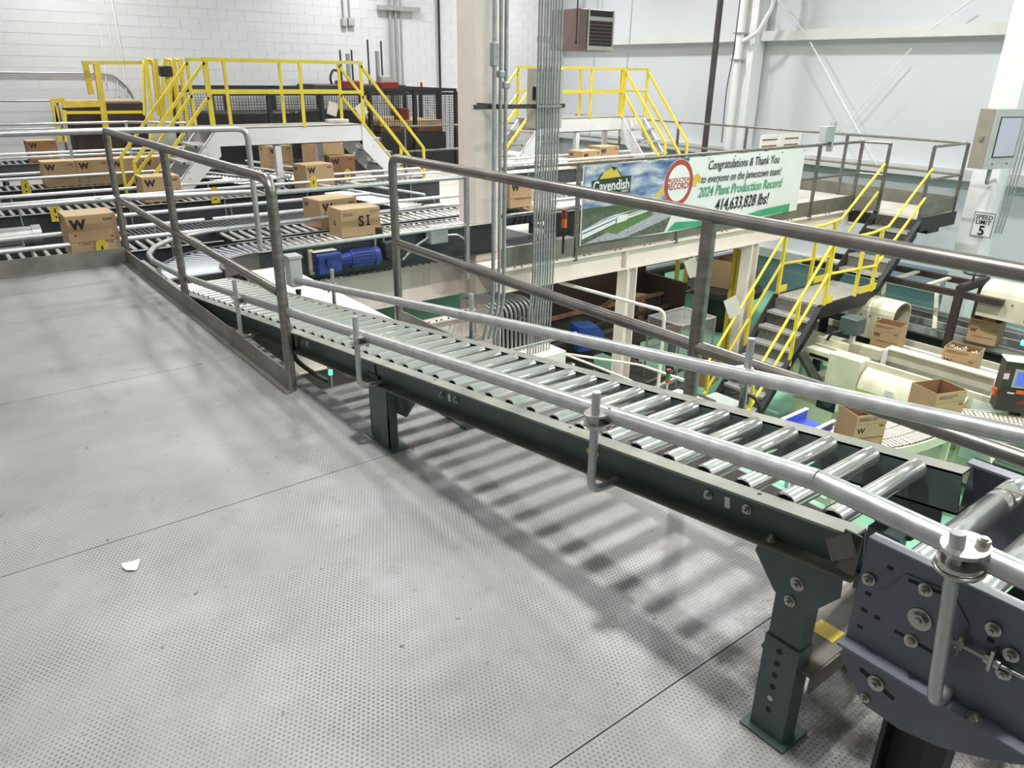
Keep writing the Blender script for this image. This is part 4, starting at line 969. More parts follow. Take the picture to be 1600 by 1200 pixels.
# short conduits bending down under the mezzanine beam
for i in range(10):
    x = 4.86+i*.062; t = thing('conduit', ORD[i]+' from the left of the short conduits bending down below the mezzanine beam', 'conduit', (x, 6.48, -1.43), 'bent conduits below the beam')
    part(t, 'pipe', MB().tube([(x-.14, 7.0, -.82), (x-.04, 6.60, -.82), (x, 6.50, -.90), (x, 6.48, -1.43)], .015, 8, .10), M['galv'])
solo('conduit_strut', MB().box((4.8, 6.24, -1.30), (5.85, 6.265, -1.27)).cyl((5.85, 6.25, -1.28), (5.90, 6.25, -1.28), .03, 10), M['galv'], 'thin strut tying the bent conduits together below the beam', 'bracket')
enc = thing('conduit_enclosure', 'ivory steel wireway into which the bent conduits run, beside the conveyor', 'electrical box', (5.4, 6.1, GZ))
part(enc, 'cabinet', MB().bbox((4.72, 6.16, -2.35), (5.68, 6.60, -1.42), .01).box((4.8, 6.2, GZ), (4.9, 6.3, -2.35)).box((5.5, 6.2, GZ), (5.6, 6.3, -2.35)).box((4.8, 6.5, GZ), (4.9, 6.6, -2.35)).box((5.5, 6.5, GZ), (5.6, 6.6, -2.35)), M['cream']); part(enc, 'slot', MB().box((5.4, 6.155, -1.56), (5.5, 6.162, -1.52)), M['slot'])
eb = thing('electrical_box', 'grey square box behind the row of conduits at the strut', 'electrical box', (5.55, 6.5, 1.1))
part(eb, 'box', MB().bbox((5.36, 6.46, 1.06), (5.74, 6.62, 1.66), .01), M['beige']); part(eb, 'handle', MB().box((5.345, 6.46, 1.35), (5.36, 6.5, 1.48)), M['black'])
lb_ = thing('stack_light', 'small amber and red stack light on the conduits, above the toe plate', 'light', (5.77, 6.30, -.12))
part(lb_, 'lens', MB().cyl((5.72, 6.34, .0), (5.72, 6.34, .10), .032, 12), M['orange']); part(lb_, 'lens', MB().cyl((5.72, 6.34, .10), (5.72, 6.34, .20), .032, 12), M['red'])
part(lb_, 'stem', MB().cyl((5.72, 6.34, -.3), (5.72, 6.34, .0), .014, 8), M['black'])

# unit heater under the roof
ht = thing('unit_heater', 'taupe unit heater with dark louvres hanging near the back corner', 'heater', (11.3, 12.0, 2.1))
part(ht, 'casing', MB().bbox((11.02, 12.0, 2.05), (11.95, 12.85, 2.80), .012), M['taupe'])
part(ht, 'front_panel', MB().box((11.25, 11.985, 2.08), (11.93, 12.0, 2.78)), M['black']); part(ht, 'front_frame', MB().box((11.23, 11.975, 2.06), (11.95, 11.99, 2.14)).box((11.23, 11.975, 2.14), (11.27, 11.99, 2.80)).box((11.91, 11.975, 2.14), (11.95, 11.99, 2.80)).box((11.27, 11.975, 2.60), (11.91, 11.99, 2.67)), M['grey'])
for k in range(7): part(ht, 'louvre', MB().box((11.27, 11.972, 2.19+k*.066), (11.91, 11.986, 2.203+k*.066)), M['taupe'])
part(ht, 'hanger', MB().cyl((11.2, 12.2, 2.8), (11.2, 12.2, CZ), .008, 6).cyl((11.8, 12.2, 2.8), (11.8, 12.2, CZ), .008, 6).cyl((11.2, 12.7, 2.8), (11.2, 12.7, CZ), .008, 6).cyl((11.8, 12.7, 2.8), (11.8, 12.7, CZ), .008, 6), M['galv'])
part(ht, 'gas_pipe', MB().tube([(10.95, 12.0, 3.6), (10.95, 12.0, 2.15)], .014, 8).cyl((10.9, 12.0, 2.2), (11.0, 12.0, 2.2), .01, 8), M['black'])
part(ht, 'flue', MB().tube([(11.5, 12.5, 2.8), (11.5, 12.5, 2.95), (12.1, 12.7, 3.6), (12.1, 12.7, CZ)], .06, 12, .1), M['galv'])
# dark pole and white wall columns, wall cables
p_ = at(1113, 119, X=14.3)
solo('pipe_column', MB().cyl((14.3, p_.y, GZ), (14.3, p_.y, CZ), .065, 14), M['pole'], 'dark brown vertical pipe in front of the white right wall', 'pipe')
column('white wall column left of the bracing rods, with a clamp and a bent pipe', 15.55, 15.95, 11.15, 11.5, GZ, CZ)
t = thing('wall_pipe', 'white pipe with clamps standing before the wall column', 'pipe', (15.4, 11.3, GZ))
part(t, 'pipe', MB().cyl((15.42, 11.45, GZ), (15.42, 11.45, CZ), .085, 14), M['white']); part(t, 'branch', MB().tube([(15.40, 11.35, 2.35), (15.40, 11.0, 2.5), (15.40, 10.7, 3.0), (15.40, 10.7, CZ)], .045, 10, .12), M['white'])
part(t, 'clamp', MB().box((15.30, 11.33, 1.95), (15.54, 11.58, 1.98)).box((15.30, 11.33, 2.5), (15.54, 11.58, 2.53)), M['bolt'])
for i, (px, lb) in enumerate(((1150, 'thin dark cable hanging down the wall beside the pipe column'), (985, 'thin grey cable hanging by the second crossover'), (932, 'thin cord hanging below the unit heater'))):
    q = at(px, 60, X=15.0 if i == 0 else 13.2)
    solo('hanging_cable', MB().tube([(q.x, q.y, CZ), (q.x, q.y+.02, 2.0), (q.x, q.y+.10, 1.4), (q.x, q.y+.06, .2)], .012, 6, .3), M['dkgrey'] if i == 0 else M['galv'], lb, 'cable')
for (a, b, lb) in (((1266, 66), (1372, 262), 'left bracing rod crossing on the white right wall'), ((1424, 76), (1316, 200), 'right bracing rod crossing on the white right wall'), ((1216, 0), (1258, 52), 'short bracing rod above the upper wall ledge, left'), ((1518, 0), (1455, 45), 'short bracing rod above the upper wall ledge, right')):
    A = at(*a, X=15.72); B = at(*b, X=15.72)
    solo('bracing_rod', MB().cyl(A, B, .013, 8), M['white'], lb, 'rod')
# right wall column with operator panel and sign
rc_ = column('white column at the right edge carrying the speed limit sign', 14.75, 15.2, 5.28, 5.72, GZ, CZ)
sgp = at(1536, 351, X=14.74)
sg = thing('speed_limit_sign', 'small white speed limit sign on the right column', 'sign', (14.735, sgp.y, sgp.z-.17))
part(sg, 'plate', MB().box((14.728, sgp.y-.18, sgp.z-.22), (14.738, sgp.y+.18, sgp.z+.22)), M['sign'])
bd_ = MB()
for a, b in (((-.17, -.21), (-.16, .21)), ((.16, -.21), (.17, .21)), ((-.17, .20), (.17, .21)), ((-.17, -.21), (.17, -.20))): bd_.box((14.726, sgp.y+a[0], sgp.z+a[1]), (14.7285, sgp.y+b[0], sgp.z+b[1]))
part(sg, 'border', bd_, M['signk'])
for txt, sz, dz in (('SPEED', .105, .265), ('LIMIT', .105, .175), ('5', .23, -.01)):
    text_on(sg, 'sign_lettering', txt, sz, M['signk'], (-.0085, 0, dz), (0, -1, 0), (0, 0, 1), bold=.02, align='CENTER')
for i, dx in enumerate((0, .05, .10)):
    solo('wall_conduit', MB().tube([(15.1, 5.2-dx, CZ), (15.1, 5.2-dx, .2-dx), (15.05, 5.22-dx, -.9)], .014, 6, .2), M['galv'], ORD[i]+' from the left of the thin conduits running down the right column face', 'conduit', 'thin conduits on the right column')
hm = thing('touch_terminal', 'grey enclosure with a flat screen beside the right column', 'control panel', (13.2, 4.4, .3))
A0 = at(1537, 265, X=12.3); Nn = Vector((-.24, -.97, 0)).normalized(); R_ = Vector((.97, -.24, 0)).normalized()   # screen faces the open aisle
HS = 1.0
def hbox(u0, u1, z0, z1, d0, d1, tilt=.0):
    m = MB(); q = []
    for d in (d0, d1):
        for z in (z0, z1):
            for u in (u0, u1): q.append(A0+R_*u*HS-Nn*d*HS+Vector((0, 0, z*HS)))
    m.add(q, [(0,1,3,2),(4,6,7,5),(0,4,5,1),(1,5,7,3),(3,7,6,2),(2,6,4,0)]); return m
part(hm, 'enclosure', hbox(0, .66, 0, .82, 0, .26), M['grey'])
part(hm, 'side_panel', hbox(-.008, .0, .0, .82, .03, .26), mat('taupe_side', '#8c877a', .5))
part(hm, 'bezel', hbox(.10, .58, .16, .72, -.008, 0), M['dkgrey']); part(hm, 'screen', hbox(.115, .565, .175, .705, -.011, -.008), M['lcd'])
part(hm, 'latch', hbox(-.05, -.008, .40, .45, .1, .16), M['bolt'])
part(hm, 'button', hbox(.14, .16, .06, .08, -.008, 0), M['black']); part(hm, 'button', hbox(.46, .48, .06, .08, -.008, 0), M['black'])
cc = A0+R_*.33-Nn*.13
part(hm, 'support_arm', MB().tube([cc, cc-Vector((0, 0, .22)), (14.72, 5.33, cc.z-.38)], .03, 10, .1), M['grey'])

# ============================================================ BACK WALL FITTINGS
for i, (px, lb) in enumerate(((608, 'leftmost of the wall conduits rising behind the crossover'), (617, 'second of the wall conduits rising behind the crossover'), (625, 'third of the wall conduits, the thinnest'))):
    q = at(px, 10, Y=YB-.06)
    solo('wall_conduit', MB().cyl((q.x, YB-.06, -.4), (q.x, YB-.06, CZ), .035 if i < 2 else .022, 10), M['galv'], lb, 'conduit')
a_, b_ = at(590, 11, Y=YB-.14), at(656, 18, Y=YB-.14)
solo('wall_strut', MB().box((a_.x, YB-.17, a_.z-.05), (b_.x, YB-.10, a_.z+.05)), M['galv'], 'horizontal grey strut on the back wall across the conduits', 'bracket')
q = at(539, 0, Y=YB-.06)
t = thing('outlet_box', 'twin outlet boxes at the end of two conduits high on the back wall', 'electrical box', (q.x, YB-.06, 2.6))
part(t, 'pipe', MB().cyl((q.x-.06, YB-.05, 2.7), (q.x-.06, YB-.05, CZ), .022, 8).cyl((q.x+.10, YB-.05, 2.7), (q.x+.10, YB-.05, CZ), .022, 8), M['galv'])
part(t, 'box', MB().bbox((q.x-.13, YB-.12, 2.58), (q.x+.0, YB-.013, 2.74), .01).bbox((q.x+.03, YB-.12, 2.60), (q.x+.2, YB-.013, 2.76), .01), M['grey'])
a_, b_ = at(0, 113, Y=YB-.05), at(178, 116, Y=YB-.05)
solo('wall_conduit', MB().tube([(-4, YB-.05, a_.z), (b_.x, YB-.05, a_.z), (b_.x+.30, YB-.05, a_.z-.35), (b_.x+.30, YB-.05, a_.z-1.2)], .022, 8, .25), M['galv'], 'long horizontal conduit on the back wall at the left, bending down', 'conduit')
q = at(686, 60, Y=YB-.05)
solo('wall_pipe', MB().cyl((q.x, YB-.06, -.4), (q.x, YB-.06, CZ), .03, 8), M['black'], 'black vertical pipe on the back wall at the edge of the big column', 'pipe')
q = at(658, 133, Y=YB-.02)
t = thing('wall_notice', 'small white and red notice on the back wall', 'notice', (q.x, YB-.02, q.z)); part(t, 'sheet', MB().box((q.x-.09, YB-.022, q.z-.11), (q.x+.09, YB-.014, q.z+.11)), M['paper']); part(t, 'print', MB().box((q.x-.03, YB-.025, q.z-.08), (q.x+.04, YB-.022, q.z+.07)), M['red'])

for i, (p0, p1) in enumerate((((144, -5), (166, 130)), ((160, -5), (186, 150)), ((174, -5), (198, 150)))):
    A = at(*p0, Y=YB-.03); B = at(*p1, Y=YB-.03)
    solo('wall_cable', MB().tube([A, (A+B)/2+Vector((.03, 0, 0)), B], .012, 6), M['white'], ORD[i]+' from the left of the thin white cables down the block wall', 'cable')
# ============================================================ ROBOT CELL BEHIND THE CROSSOVER
FY = 15.0
def fence_panel(label, p0, p1, z0, z1, grp='black mesh panels of the robot cell'):
    a = Vector((p0[0], p0[1], 0)); b = Vector((p1[0], p1[1], 0)); d = (b-a); Ln = d.length; d.normalize()
    t = thing('mesh_fence_panel', label, 'fence', (a.x, a.y, z0), grp)
    for z in (z0+.35, z1-.05): part(t, 'frame_rail', MB().bar((a.x, a.y, z), (b.x, b.y, z), .04, .05), M['black'])
    part(t, 'kick_panel', MB().bar((a.x, a.y, z0+.19), (b.x, b.y, z0+.19), .02, .36), M['black'])
    part(t, 'post', MB().box((a.x-.035, a.y-.035, MZ), (a.x+.035, a.y+.035, z1)), M['black'])
    w = MB(); n = int(Ln/.055)
    for i in range(1, n): c = a+d*(Ln*i/n); w.bar((c.x, c.y, z0+.38), (c.x, c.y, z1-.05), .007, .007, (d.x, d.y, 0))
    k = int((z1-z0-.4)/.055)
    for i in range(1, k): z = z0+.36+i*.055; w.bar((a.x, a.y, z), (b.x, b.y, z), .006, .006)
    part(t, 'wire_mesh', w, M['black'], kind='stuff')
for i in range(5):
    x = 4.7+i*1.08
    fence_panel(ORD[i]+' front mesh panel of the robot cell fence, counted from the left', (x, FY), (x+1.08, FY), MZ, 1.22)
for i in range(4):
    fence_panel(ORD[i]+' side mesh panel of the robot cell beside the big column, counted from the front', (10.1, FY+i*.75), (10.1, FY+(i+1)*.75), MZ, 1.22)
for i in range(5):
    x = 4.7+i*1.08
    fence_panel(ORD[i]+' rear mesh panel of the robot cell, counted from the left', (x, 17.5), (x+1.08, 17.5), MZ, 1.22, 'rear mesh panels of the robot cell')
t = thing('robot_cell_roof_frame', 'black top frame joining the mesh fences of the robot cell', 'frame', (7.4, 16.2, 1.22))
for x in (4.7, 6.86, 9.02, 10.1): part(t, 'rail', MB().bar((x, FY, 1.25), (x, 17.5, 1.25), .06, .06), M['black'])
part(t, 'rail', MB().bar((4.7, FY, 1.25), (10.1, FY, 1.25), .06, .06), M['black']); part(t, 'rail', MB().bar((4.7, 17.5, 1.25), (10.1, 17.5, 1.25), .06, .06), M['black'])
pl = thing('palletiser', 'dark machine with red parts and tall rods inside the mesh fence', 'machine', (7.6, 16.1, MZ))
part(pl, 'body', MB().bbox((5.0, 15.9, MZ), (8.2, 17.2, .80), .03), M['black']); part(pl, 'carriage', MB().bbox((7.0, 15.6, 1.12), (9.2, 16.5, 1.34), .02), M['dbrown'])
for a_, b_ in (((7.6, 15.5, 1.2), (8.0, 15.9, 1.42)), ((8.5, 15.5, 1.2), (8.95, 15.9, 1.4)), ((9.0, 15.6, .4), (9.25, 15.9, .85))): part(pl, 'red_drive', MB().bbox(a_, b_, .02), M['red'])
for px, pyt in ((531, 78), (549, 78), (574, 62), (595, 64)):
    q = at(px, pyt, Y=15.8); part(pl, 'rod', MB().cyl((q.x, 15.8, 1.3), (q.x, 15.8, q.z), .02, 8), M['dkgrey'])
for px, pyt in ((543, 84), (589, 80)):
    q = at(px, pyt, Y=15.75); part(pl, 'cylinder', MB().cyl((q.x, 15.75, 1.3), (q.x, 15.75, q.z), .045, 10), M['galv'])
part(pl, 'hose', MB().tube([at(521, 140, Y=15.7), at(515, 120, Y=15.7), at(521, 108, Y=15.7), at(529, 112, Y=15.7), at(532, 125, Y=15.7)], .025, 8, .2), M['black'])
q = at(602, 127, Y=15.6); part(pl, 'control_box', MB().bbox((q.x-.12, 15.55, q.z-.10), (q.x+.13, 15.7, q.z+.11), .01), M['grey'])
pal = thing('pallet_load', 'brown layered load on a pale sheet inside the mesh fence', 'pallet', (9.4, 16.4, MZ))
for k in range(2): part(pal, 'layer', MB().box((8.4, 15.4, .36+k*.13), (10.0, 17.2, .47+k*.13)), M['rust' if k == 0 else 'cardl'])
part(pal, 'base', MB().box((8.3, 15.3, MZ), (10.02, 17.3, .34)), M['dkgrey'])

# yellow sheet-lift machine at the left with a dark brown stack
ym = thing('yellow_lift_frame', 'yellow steel lift frame at the back left, by the block wall', 'machine', (3.2, 16.6, MZ))
yy = 16.4
def yb(p0, p1, w=.11, h=.11, m='yellowd', Yp=yy): 
    A = at(*p0, Y=Yp); B = at(*p1, Y=Yp); return MB().bar(A, B, w, h)
part(ym, 'mast', yb((150, 98), (170, 232), .10, .09), M['yellowd']); part(ym, 'mast', yb((133, 99), (143, 148), .09, .08, Yp=yy+.3), M['yellowd'])
part(ym, 'top_bar', yb((128, 98), (236, 98), .08, .06), M['yellowd'])
part(ym, 'arm', yb((97, 164), (160, 162), .08, .10), M['yellowd']); part(ym, 'arm', yb((79, 158), (100, 156), .09, .08, Yp=yy+.3), M['yellowd'])
part(ym, 'low_bar', yb((96, 176), (222, 175), .05, .05), M['yellow'])
part(ym, 'guard_post', yb((81, 158), (90, 196), .06, .06), M['yellowd']); part(ym, 'guard_post', yb((88, 165), (93, 222), .06, .06), M['yellowd']); part(ym, 'guard_post', yb((100, 172), (104, 222), .06, .06), M['yellow'])
for px in (228, 243, 258, 272, 282): 
    part(ym, 'rack_post', yb((px, 92), (px+12, 205), .055, .055, Yp=16.0 if px < 250 else 15.6), M['yellowd' if px > 240 else 'yellow'])
for px in (226, 256, 268): part(ym, 'rack_loop', MB().tube([at(px, 180, Y=16.2), at(px-2, 95, Y=16.2), at(px+12, 92, Y=16.2), at(px+22, 180, Y=16.2)], .03, 8, .12), M['yellow'])
part(ym, 'actuator', MB().bbox(tuple(at(253, 120, Y=15.5)), tuple(at(264, 103, Y=15.7)), .02), M['black'])
A = at(105, 160, Y=16.9); B = at(222, 205, Y=16.9)
st = thing('sheet_stack', 'dark brown stack of slip sheets behind the yellow lift frame', 'stack', ((A.x+B.x)/2, 17, MZ))
part(st, 'sheets', MB().bbox((A.x, 16.85, B.z-.4), (B.x+.1, 17.6, A.z), .03), M['brown']); part(st, 'top_sheet', MB().box((A.x-.12, 16.88, A.z), (B.x+.05, 17.55, A.z+.03)), M['cardl'])
part(st, 'base', MB().box((A.x, 16.9, MZ), (B.x, 17.5, B.z-.4)), M['dkgrey'])

# ============================================================ BLACK STAIRCASE WITH YELLOW RAILS
LZ, SY0, SY1 = -1.42, 5.44, 6.16
sc_ = thing('staircase', 'black steel staircase with yellow handrails and a mid landing, right of centre', 'staircase', (10.6, 5.8, GZ))
def flight(xt, zt, xb, zb, n):
    for k, y in enumerate((SY0, SY1)):
        s = 1 if k == 0 else -1
        c = MB(); c.prism([(xt, y, zt), (xb, y, zb), (xb, y, zb-.24), (xt, y, zt-.30)], (0, s*.03, 0)); c.prism([(xt, y, zt+.01), (xb, y, zb+.01), (xb, y, zb-.01), (xt, y, zt-.01)], (0, -s*.05, 0))
        part(sc_, 'stringer', c, M['black'])
    for i in range(n):
        q = (i+1)/(n+1); x = xt+(xb-xt)*q; z = zt+(zb-zt)*q; dx = abs(xt-xb)/(n+1)
        tr = part(sc_, 'tread', MB().box((x-dx*.30, SY0+.03, z-.035), (x+dx*.75, SY1-.03, z)), M['tread'])
        part(tr, 'nosing', MB().box((x-dx*.36, SY0+.03, z-.036), (x-dx*.28, SY1-.03, z+.004)), M['perf'])
        part(tr, 'riser', MB().box((x+dx*.70, SY0+.03, z), (x+dx*.73, SY1-.03, z-(zb-zt)/(n+1)-.03)), M['riser'])
flight(12.5, MZ, 11.42, LZ, 4)
flight(9.92, LZ, 8.40, GZ+.02, 8)
part(sc_, 'landing', MB().box((9.92, SY0+.02, LZ-.04), (11.45, SY1-.02, LZ)), M['grating'])
part(sc_, 'landing_frame', MB().box((9.90, SY0-.02, LZ-.20), (11.46, SY0+.02, LZ+.005)).box((9.90, SY1-.02, LZ-.20), (11.46, SY1+.02, LZ+.005)).box((9.90, SY0, LZ-.2), (9.94, SY1, LZ-.04)).box((11.42, SY0, LZ-.2), (11.46, SY1, LZ-.04)), M['black'])
part(sc_, 'head_beam', MB().box((12.48, 5.42, MZ-.22), (13.75, 5.46, MZ-.01)).box((12.46, 5.42, MZ-.22), (12.5, 6.6, MZ-.03)).box((12.9, 5.46, MZ-.30), (13.3, 5.7, MZ-.10)), M['black'])
for x in (10.0, 11.36):
    part(sc_, 'landing_post', MB().box((x-.05, SY1-.10, GZ), (x+.05, SY1, LZ-.2)), M['black'])
for y in (SY0-.02, SY1+.02):
    H = .93; sl1 = (MZ-LZ)/(12.5-11.42); sl2 = (LZ-GZ)/(9.92-8.40)
    yt = lambda a, b, r=.021: MB().tube([a, b], r, 10)
    part(sc_, 'handrail', yt((12.5, y, MZ+.76), (11.46, y, LZ+H+.05)), M['yellow'])
    part(sc_, 'mid_handrail', yt((12.46, y, MZ+.32), (11.30, y, LZ+.50-.10)), M['yellow'])
    part(sc_, 'landing_rail', MB().tube([(11.46, y, LZ+H+.05), (11.0, y, LZ+H), (9.98, y, LZ+H), (9.95, y, LZ+H-.02)], .022, 10), M['yellow'])
    part(sc_, 'landing_rail', yt((11.30, y, LZ+.40), (9.98, y, LZ+.46)), M['yellow'])
    for x in (11.30, 10.82, 9.98): part(sc_, 'post', MB().box((x-.022, y-.022, LZ), (x+.022, y+.022, LZ+H)), M['yellow'])
    part(sc_, 'toe_plate', MB().box((10.95, y-.004, LZ+.01), (11.44, y+.004, LZ+.12)).box((9.98, y-.004, LZ+.01), (10.2, y+.004, LZ+.12)), M['yellow'])
    part(sc_, 'handrail', yt((9.96, y, LZ+H-.0), (8.46, y, GZ+H+.06)), M['yellow'])
    part(sc_, 'mid_handrail', yt((9.96, y, LZ+.46), (8.46, y, GZ+.50)), M['yellow'])
    for q in (.42, .97):
        x = 9.96-1.5*q; z = LZ-(9.96-x)*sl2; part(sc_, 'post', MB().box((x-.02, y-.02, max(z-.05, GZ)), (x+.02, y+.02, z+H-.02)), M['yellow'])

# ============================================================ MACHINES ON THE GROUND FLOOR, RIGHT
cs = thing('case_sealer', 'ivory case handling machine with a yellow-green underside beside the staircase foot', 'machine', (9.8, 4.1, GZ))
part(cs, 'frame', MB().box((9.62, 2.7, GZ+.12), (10.35, 5.36, -2.45)).box((9.5, 4.75, GZ+.14), (9.62, 5.38, -2.72)), M['creamd'])
for y in (2.8, 4.0, 5.1): part(cs, 'foot', MB().box((9.7, y, GZ), (9.8, y+.1, GZ+.12)).box((10.2, y, GZ), (10.3, y+.1, GZ+.12)), M['dkgrey'])
gd = MB(); gd.cur = 0
gx_ = lambda a: (9.62-.235*math.sin(a), -2.34+.36*math.cos(a))
prof = [gx_(PI*k/20) for k in range(0, 9)]; prof2 = [gx_(PI*k/20) for k in range(8, 21)]
gd.prism([(x, 3.15, z) for x, z in prof]+[(9.62, 3.15, prof[-1][1])], (0, 1.28, 0)); gd.cur = 1; gd.prism([(9.62, 3.152, prof2[0][1])]+[(x, 3.152, z) for x, z in prof2], (0, 1.276, 0))
part(cs, 'guard_cover', gd, [M['creamd'], M['greencover']])
part(cs, 'side_panel', MB().box((9.61, 2.55, -2.30), (9.66, 4.50, -1.90)), M['creamd'])
part(cs, 'end_panel', MB().bbox((9.50, 4.48, -2.72), (9.75, 4.95, -1.90), .01), M['creamd'])
part(cs, 'belt_bed', MB().box((9.72, 2.6, -2.12), (10.06, 5.36, -2.04)), M['dbrown'])
part(cs, 'side_rail', MB().box((10.06, 2.9, -1.98), (10.20, 4.45, -1.82)).box((10.04, 2.9, -1.82), (10.22, 4.45, -1.80)), M['creamd'])
part(cs, 'side_rail', MB().bar((10.1, 4.5, -1.93), (10.1, 5.36, -1.95), .14, .14).bar((9.9, 4.9, -1.90), (9.9, 5.36, -1.90), .05, .10), M['creamd'])
part(cs, 'head_plate', MB().box((9.62, 4.96, -2.03), (9.80, 5.37, -1.97)).box((9.84, 5.0, -2.03), (10.02, 5.37, -1.95)), M['creamd'])
part(cs, 'rail_bracket', MB().box((9.95, 4.40, -2.1), (10.02, 4.44, -1.80)).box((9.95, 3.0, -2.1), (10.02, 3.04, -1.80)), M['white'])
part(cs, 'drive_roller', MB().cyl((9.78, 2.86, -1.98), (10.14, 2.86, -1.98), .05, 12), M['galv'])
part(cs, 'chain_guard', MB().bar((9.49, 5.36, -2.02), (9.46, 4.82, -2.58), .05, .17, (1, 0, 0)).cyl((9.43, 4.82, -2.58), (9.49, 4.82, -2.58), .085, 14), M['olive'])
part(cs, 'recess', MB().box((9.492, 4.72, -2.74), (9.50, 5.0, -2.42)), M['slot'])
part(cs, 'gable_panel', MB().box((9.6, 2.3, -2.75), (9.66, 3.1, -1.98)), M['white'])
for y, z in ((3.95, -2.15), (3.5, -2.0)):
    part(cs, 'notice', MB().box((9.39 if z < -2.1 else 9.606, y, z-.06), (9.415 if z < -2.1 else 9.612, y+.10, z+.02)), M['paper'])
gb2 = thing('control_box', 'dark green-grey box on a stalk at the head of the ivory machine', 'control panel', (10.0, 4.95, -1.9))
part(gb2, 'box', MB().bbox((9.95, 4.86, -1.74), (10.20, 5.12, -1.50), .012), M['green']); part(gb2, 'stalk', MB().box((10.04, 4.92, -1.92), (10.10, 4.98, -1.74)), M['white'])
part(gb2, 'cable', MB().tube([(9.95, 5.05, -1.70), (9.85, 5.15, -1.74), (9.85, 5.2, -1.86)], .02, 8, .05), M['black'])
# second lane with hooded tape heads
ln2 = thing('packing_line', 'second packing line with grey belt and hoods behind the ivory machine', 'machine', (11.4, 4, GZ))
part(ln2, 'bed', MB().box((11.0, 1.2, -2.42), (11.75, 6.6, -2.26)), M['dkgrey']); 
for x in (10.95, 11.78): part(ln2, 'side_panel', MB().box((x-.02, 1.2, -2.60), (x+.02, 6.6, -2.16)), M['creamd'])
part(ln2, 'guide_rail', MB().box((10.98, 2.8, -2.12), (11.04, 4.75, -2.02)), M['white'])
part(ln2, 'cover', MB().box((10.86, 2.6, -2.62), (10.93, 4.78, -2.18)), mat('sage_panel', '#a8aa97', .5))
for y in (1.6, 3.5, 6.2): part(ln2, 'leg', MB().box((11.0, y, GZ), (11.1, y+.1, -2.42)).box((11.65, y, GZ), (11.75, y+.1, -2.42)), M['creamd'])
def hood(label, x0, x1, y0, y1, z0, z1, m1='creamd', open_=True):
    t = thing('tape_head_hood', label, 'machine', ((x0+x1)/2, (y0+y1)/2, z0))
    sh = MB(); n = 8; pts = []
    for i in range(n+1):
        a = PI*i/n; pts.append(((x0+x1)/2-(x1-x0)/2*math.cos(a), z1-.18+.18*math.sin(a)))
    outer = [(x0, z0)]+pts+[(x1, z0)]; inner = [(x1-.02, z0)]+[((x0+x1)/2+((x1-x0)/2-.02)*math.cos(PI*i/n), z1-.20+.18*math.sin(PI*i/n)) for i in range(n+1)]+[(x0+.02, z0)]
    sh.prism([(x, y0, z) for x, z in outer+inner], (0, y1-y0, 0))
    part(t, 'shell', sh, M[m1])
    part(t, 'opening', MB().box((x0-.004, y0+.04, z0+.04), (x0-.001, y0+.26, z0+.20)), M['dbrown'])
    part(t, 'mechanism', MB().box((x0+.06, y0+.1, z0), (x1-.06, y1-.1, z0+.24)).cyl((x0+.1, y0+.2, z0+.25), (x1-.1, y0+.2, z0+.25), .05, 10), M['rust'])
    for q in (.3, .5, .7): part(t, 'bolt', MB().cyl((x0-.001, y0+(y1-y0)*q, z1-.25), (x0-.012, y0+(y1-y0)*q, z1-.25), .012, 8), M['dkgrey'])
    return t
q = at(1400, 515, Z=-2.1)
hood('ivory arched tape-head hood on the second line, beside the stair landing', 11.2, 11.75, 4.95, 5.65, -2.12, -1.52)
hood('large beige hood with a dark side at the right edge, on the third line', 12.0, 12.6, 3.25, 4.15, -1.6, -1.10, 'creamd')
ln3 = thing('packing_line', 'third packing line against the wall with bundled grey rails', 'machine', (12.9, 4, GZ))
part(ln3, 'bed', MB().box((12.5, 1.2, -2.42), (13.3, 7.2, -2.26)), M['dkgrey'])
for i, x in enumerate((12.3, 12.45, 12.8, 13.3, 13.45)): part(ln3, 'guide_rail', MB().box((x-.025, 1.2, -2.16-.03*(i % 2)), (x+.025, 7.2, -2.06-.03*(i % 2))), M['galv' if i % 2 else 'grey'])
for y in (1.6, 3.6, 6.6): part(ln3, 'leg', MB().box((12.5, y, GZ), (12.6, y+.1, -2.42)).box((13.2, y, GZ), (13.3, y+.1, -2.42)), M['dkgrey'])
gn = thing('gantry_frame', 'dark steel gantry with a hand wheel over the third line', 'frame', (12.2, 5, GZ))
pA = at(1502, 447, X=11.95); 
part(gn, 'post', MB().box((11.90, pA.y-.05, GZ), (12.0, pA.y+.05, pA.z)), M['dbrown']); part(gn, 'post', MB().box((12.75, pA.y-.05, GZ), (12.85, pA.y+.05, pA.z-.05)), M['dbrown'])
part(gn, 'rail', MB().bar((11.95, pA.y-.6, pA.z-.12), (11.95, 7.0, pA.z-.12), .09, .09), M['dbrown']); part(gn, 'rail', MB().bar((12.8, pA.y-.2, pA.z-.12), (12.8, 7.0, pA.z-.12), .09, .09), M['dbrown'])
part(gn, 'cross_bar', MB().bar((11.95, pA.y, pA.z-.04), (12.85, pA.y, pA.z-.04), .09, .12), M['dbrown'])
for y in (pA.y+.5, pA.y+1.0, pA.y+1.5): part(gn, 'slat', MB().bar((11.95, y, pA.z-.10), (12.8, y, pA.z-.10), .07, .03), M['creamd'])
wc = (12.35, pA.y, pA.z+.14)
part(gn, 'hand_wheel', MB().tube([(wc[0]+.15*math.cos(a*PI/10), wc[1]+.15*math.sin(a*PI/10), wc[2]) for a in range(21)], .016, 8).bar((wc[0]-.15, wc[1], wc[2]), (wc[0]+.15, wc[1], wc[2]), .02, .016), M['dkgrey'])
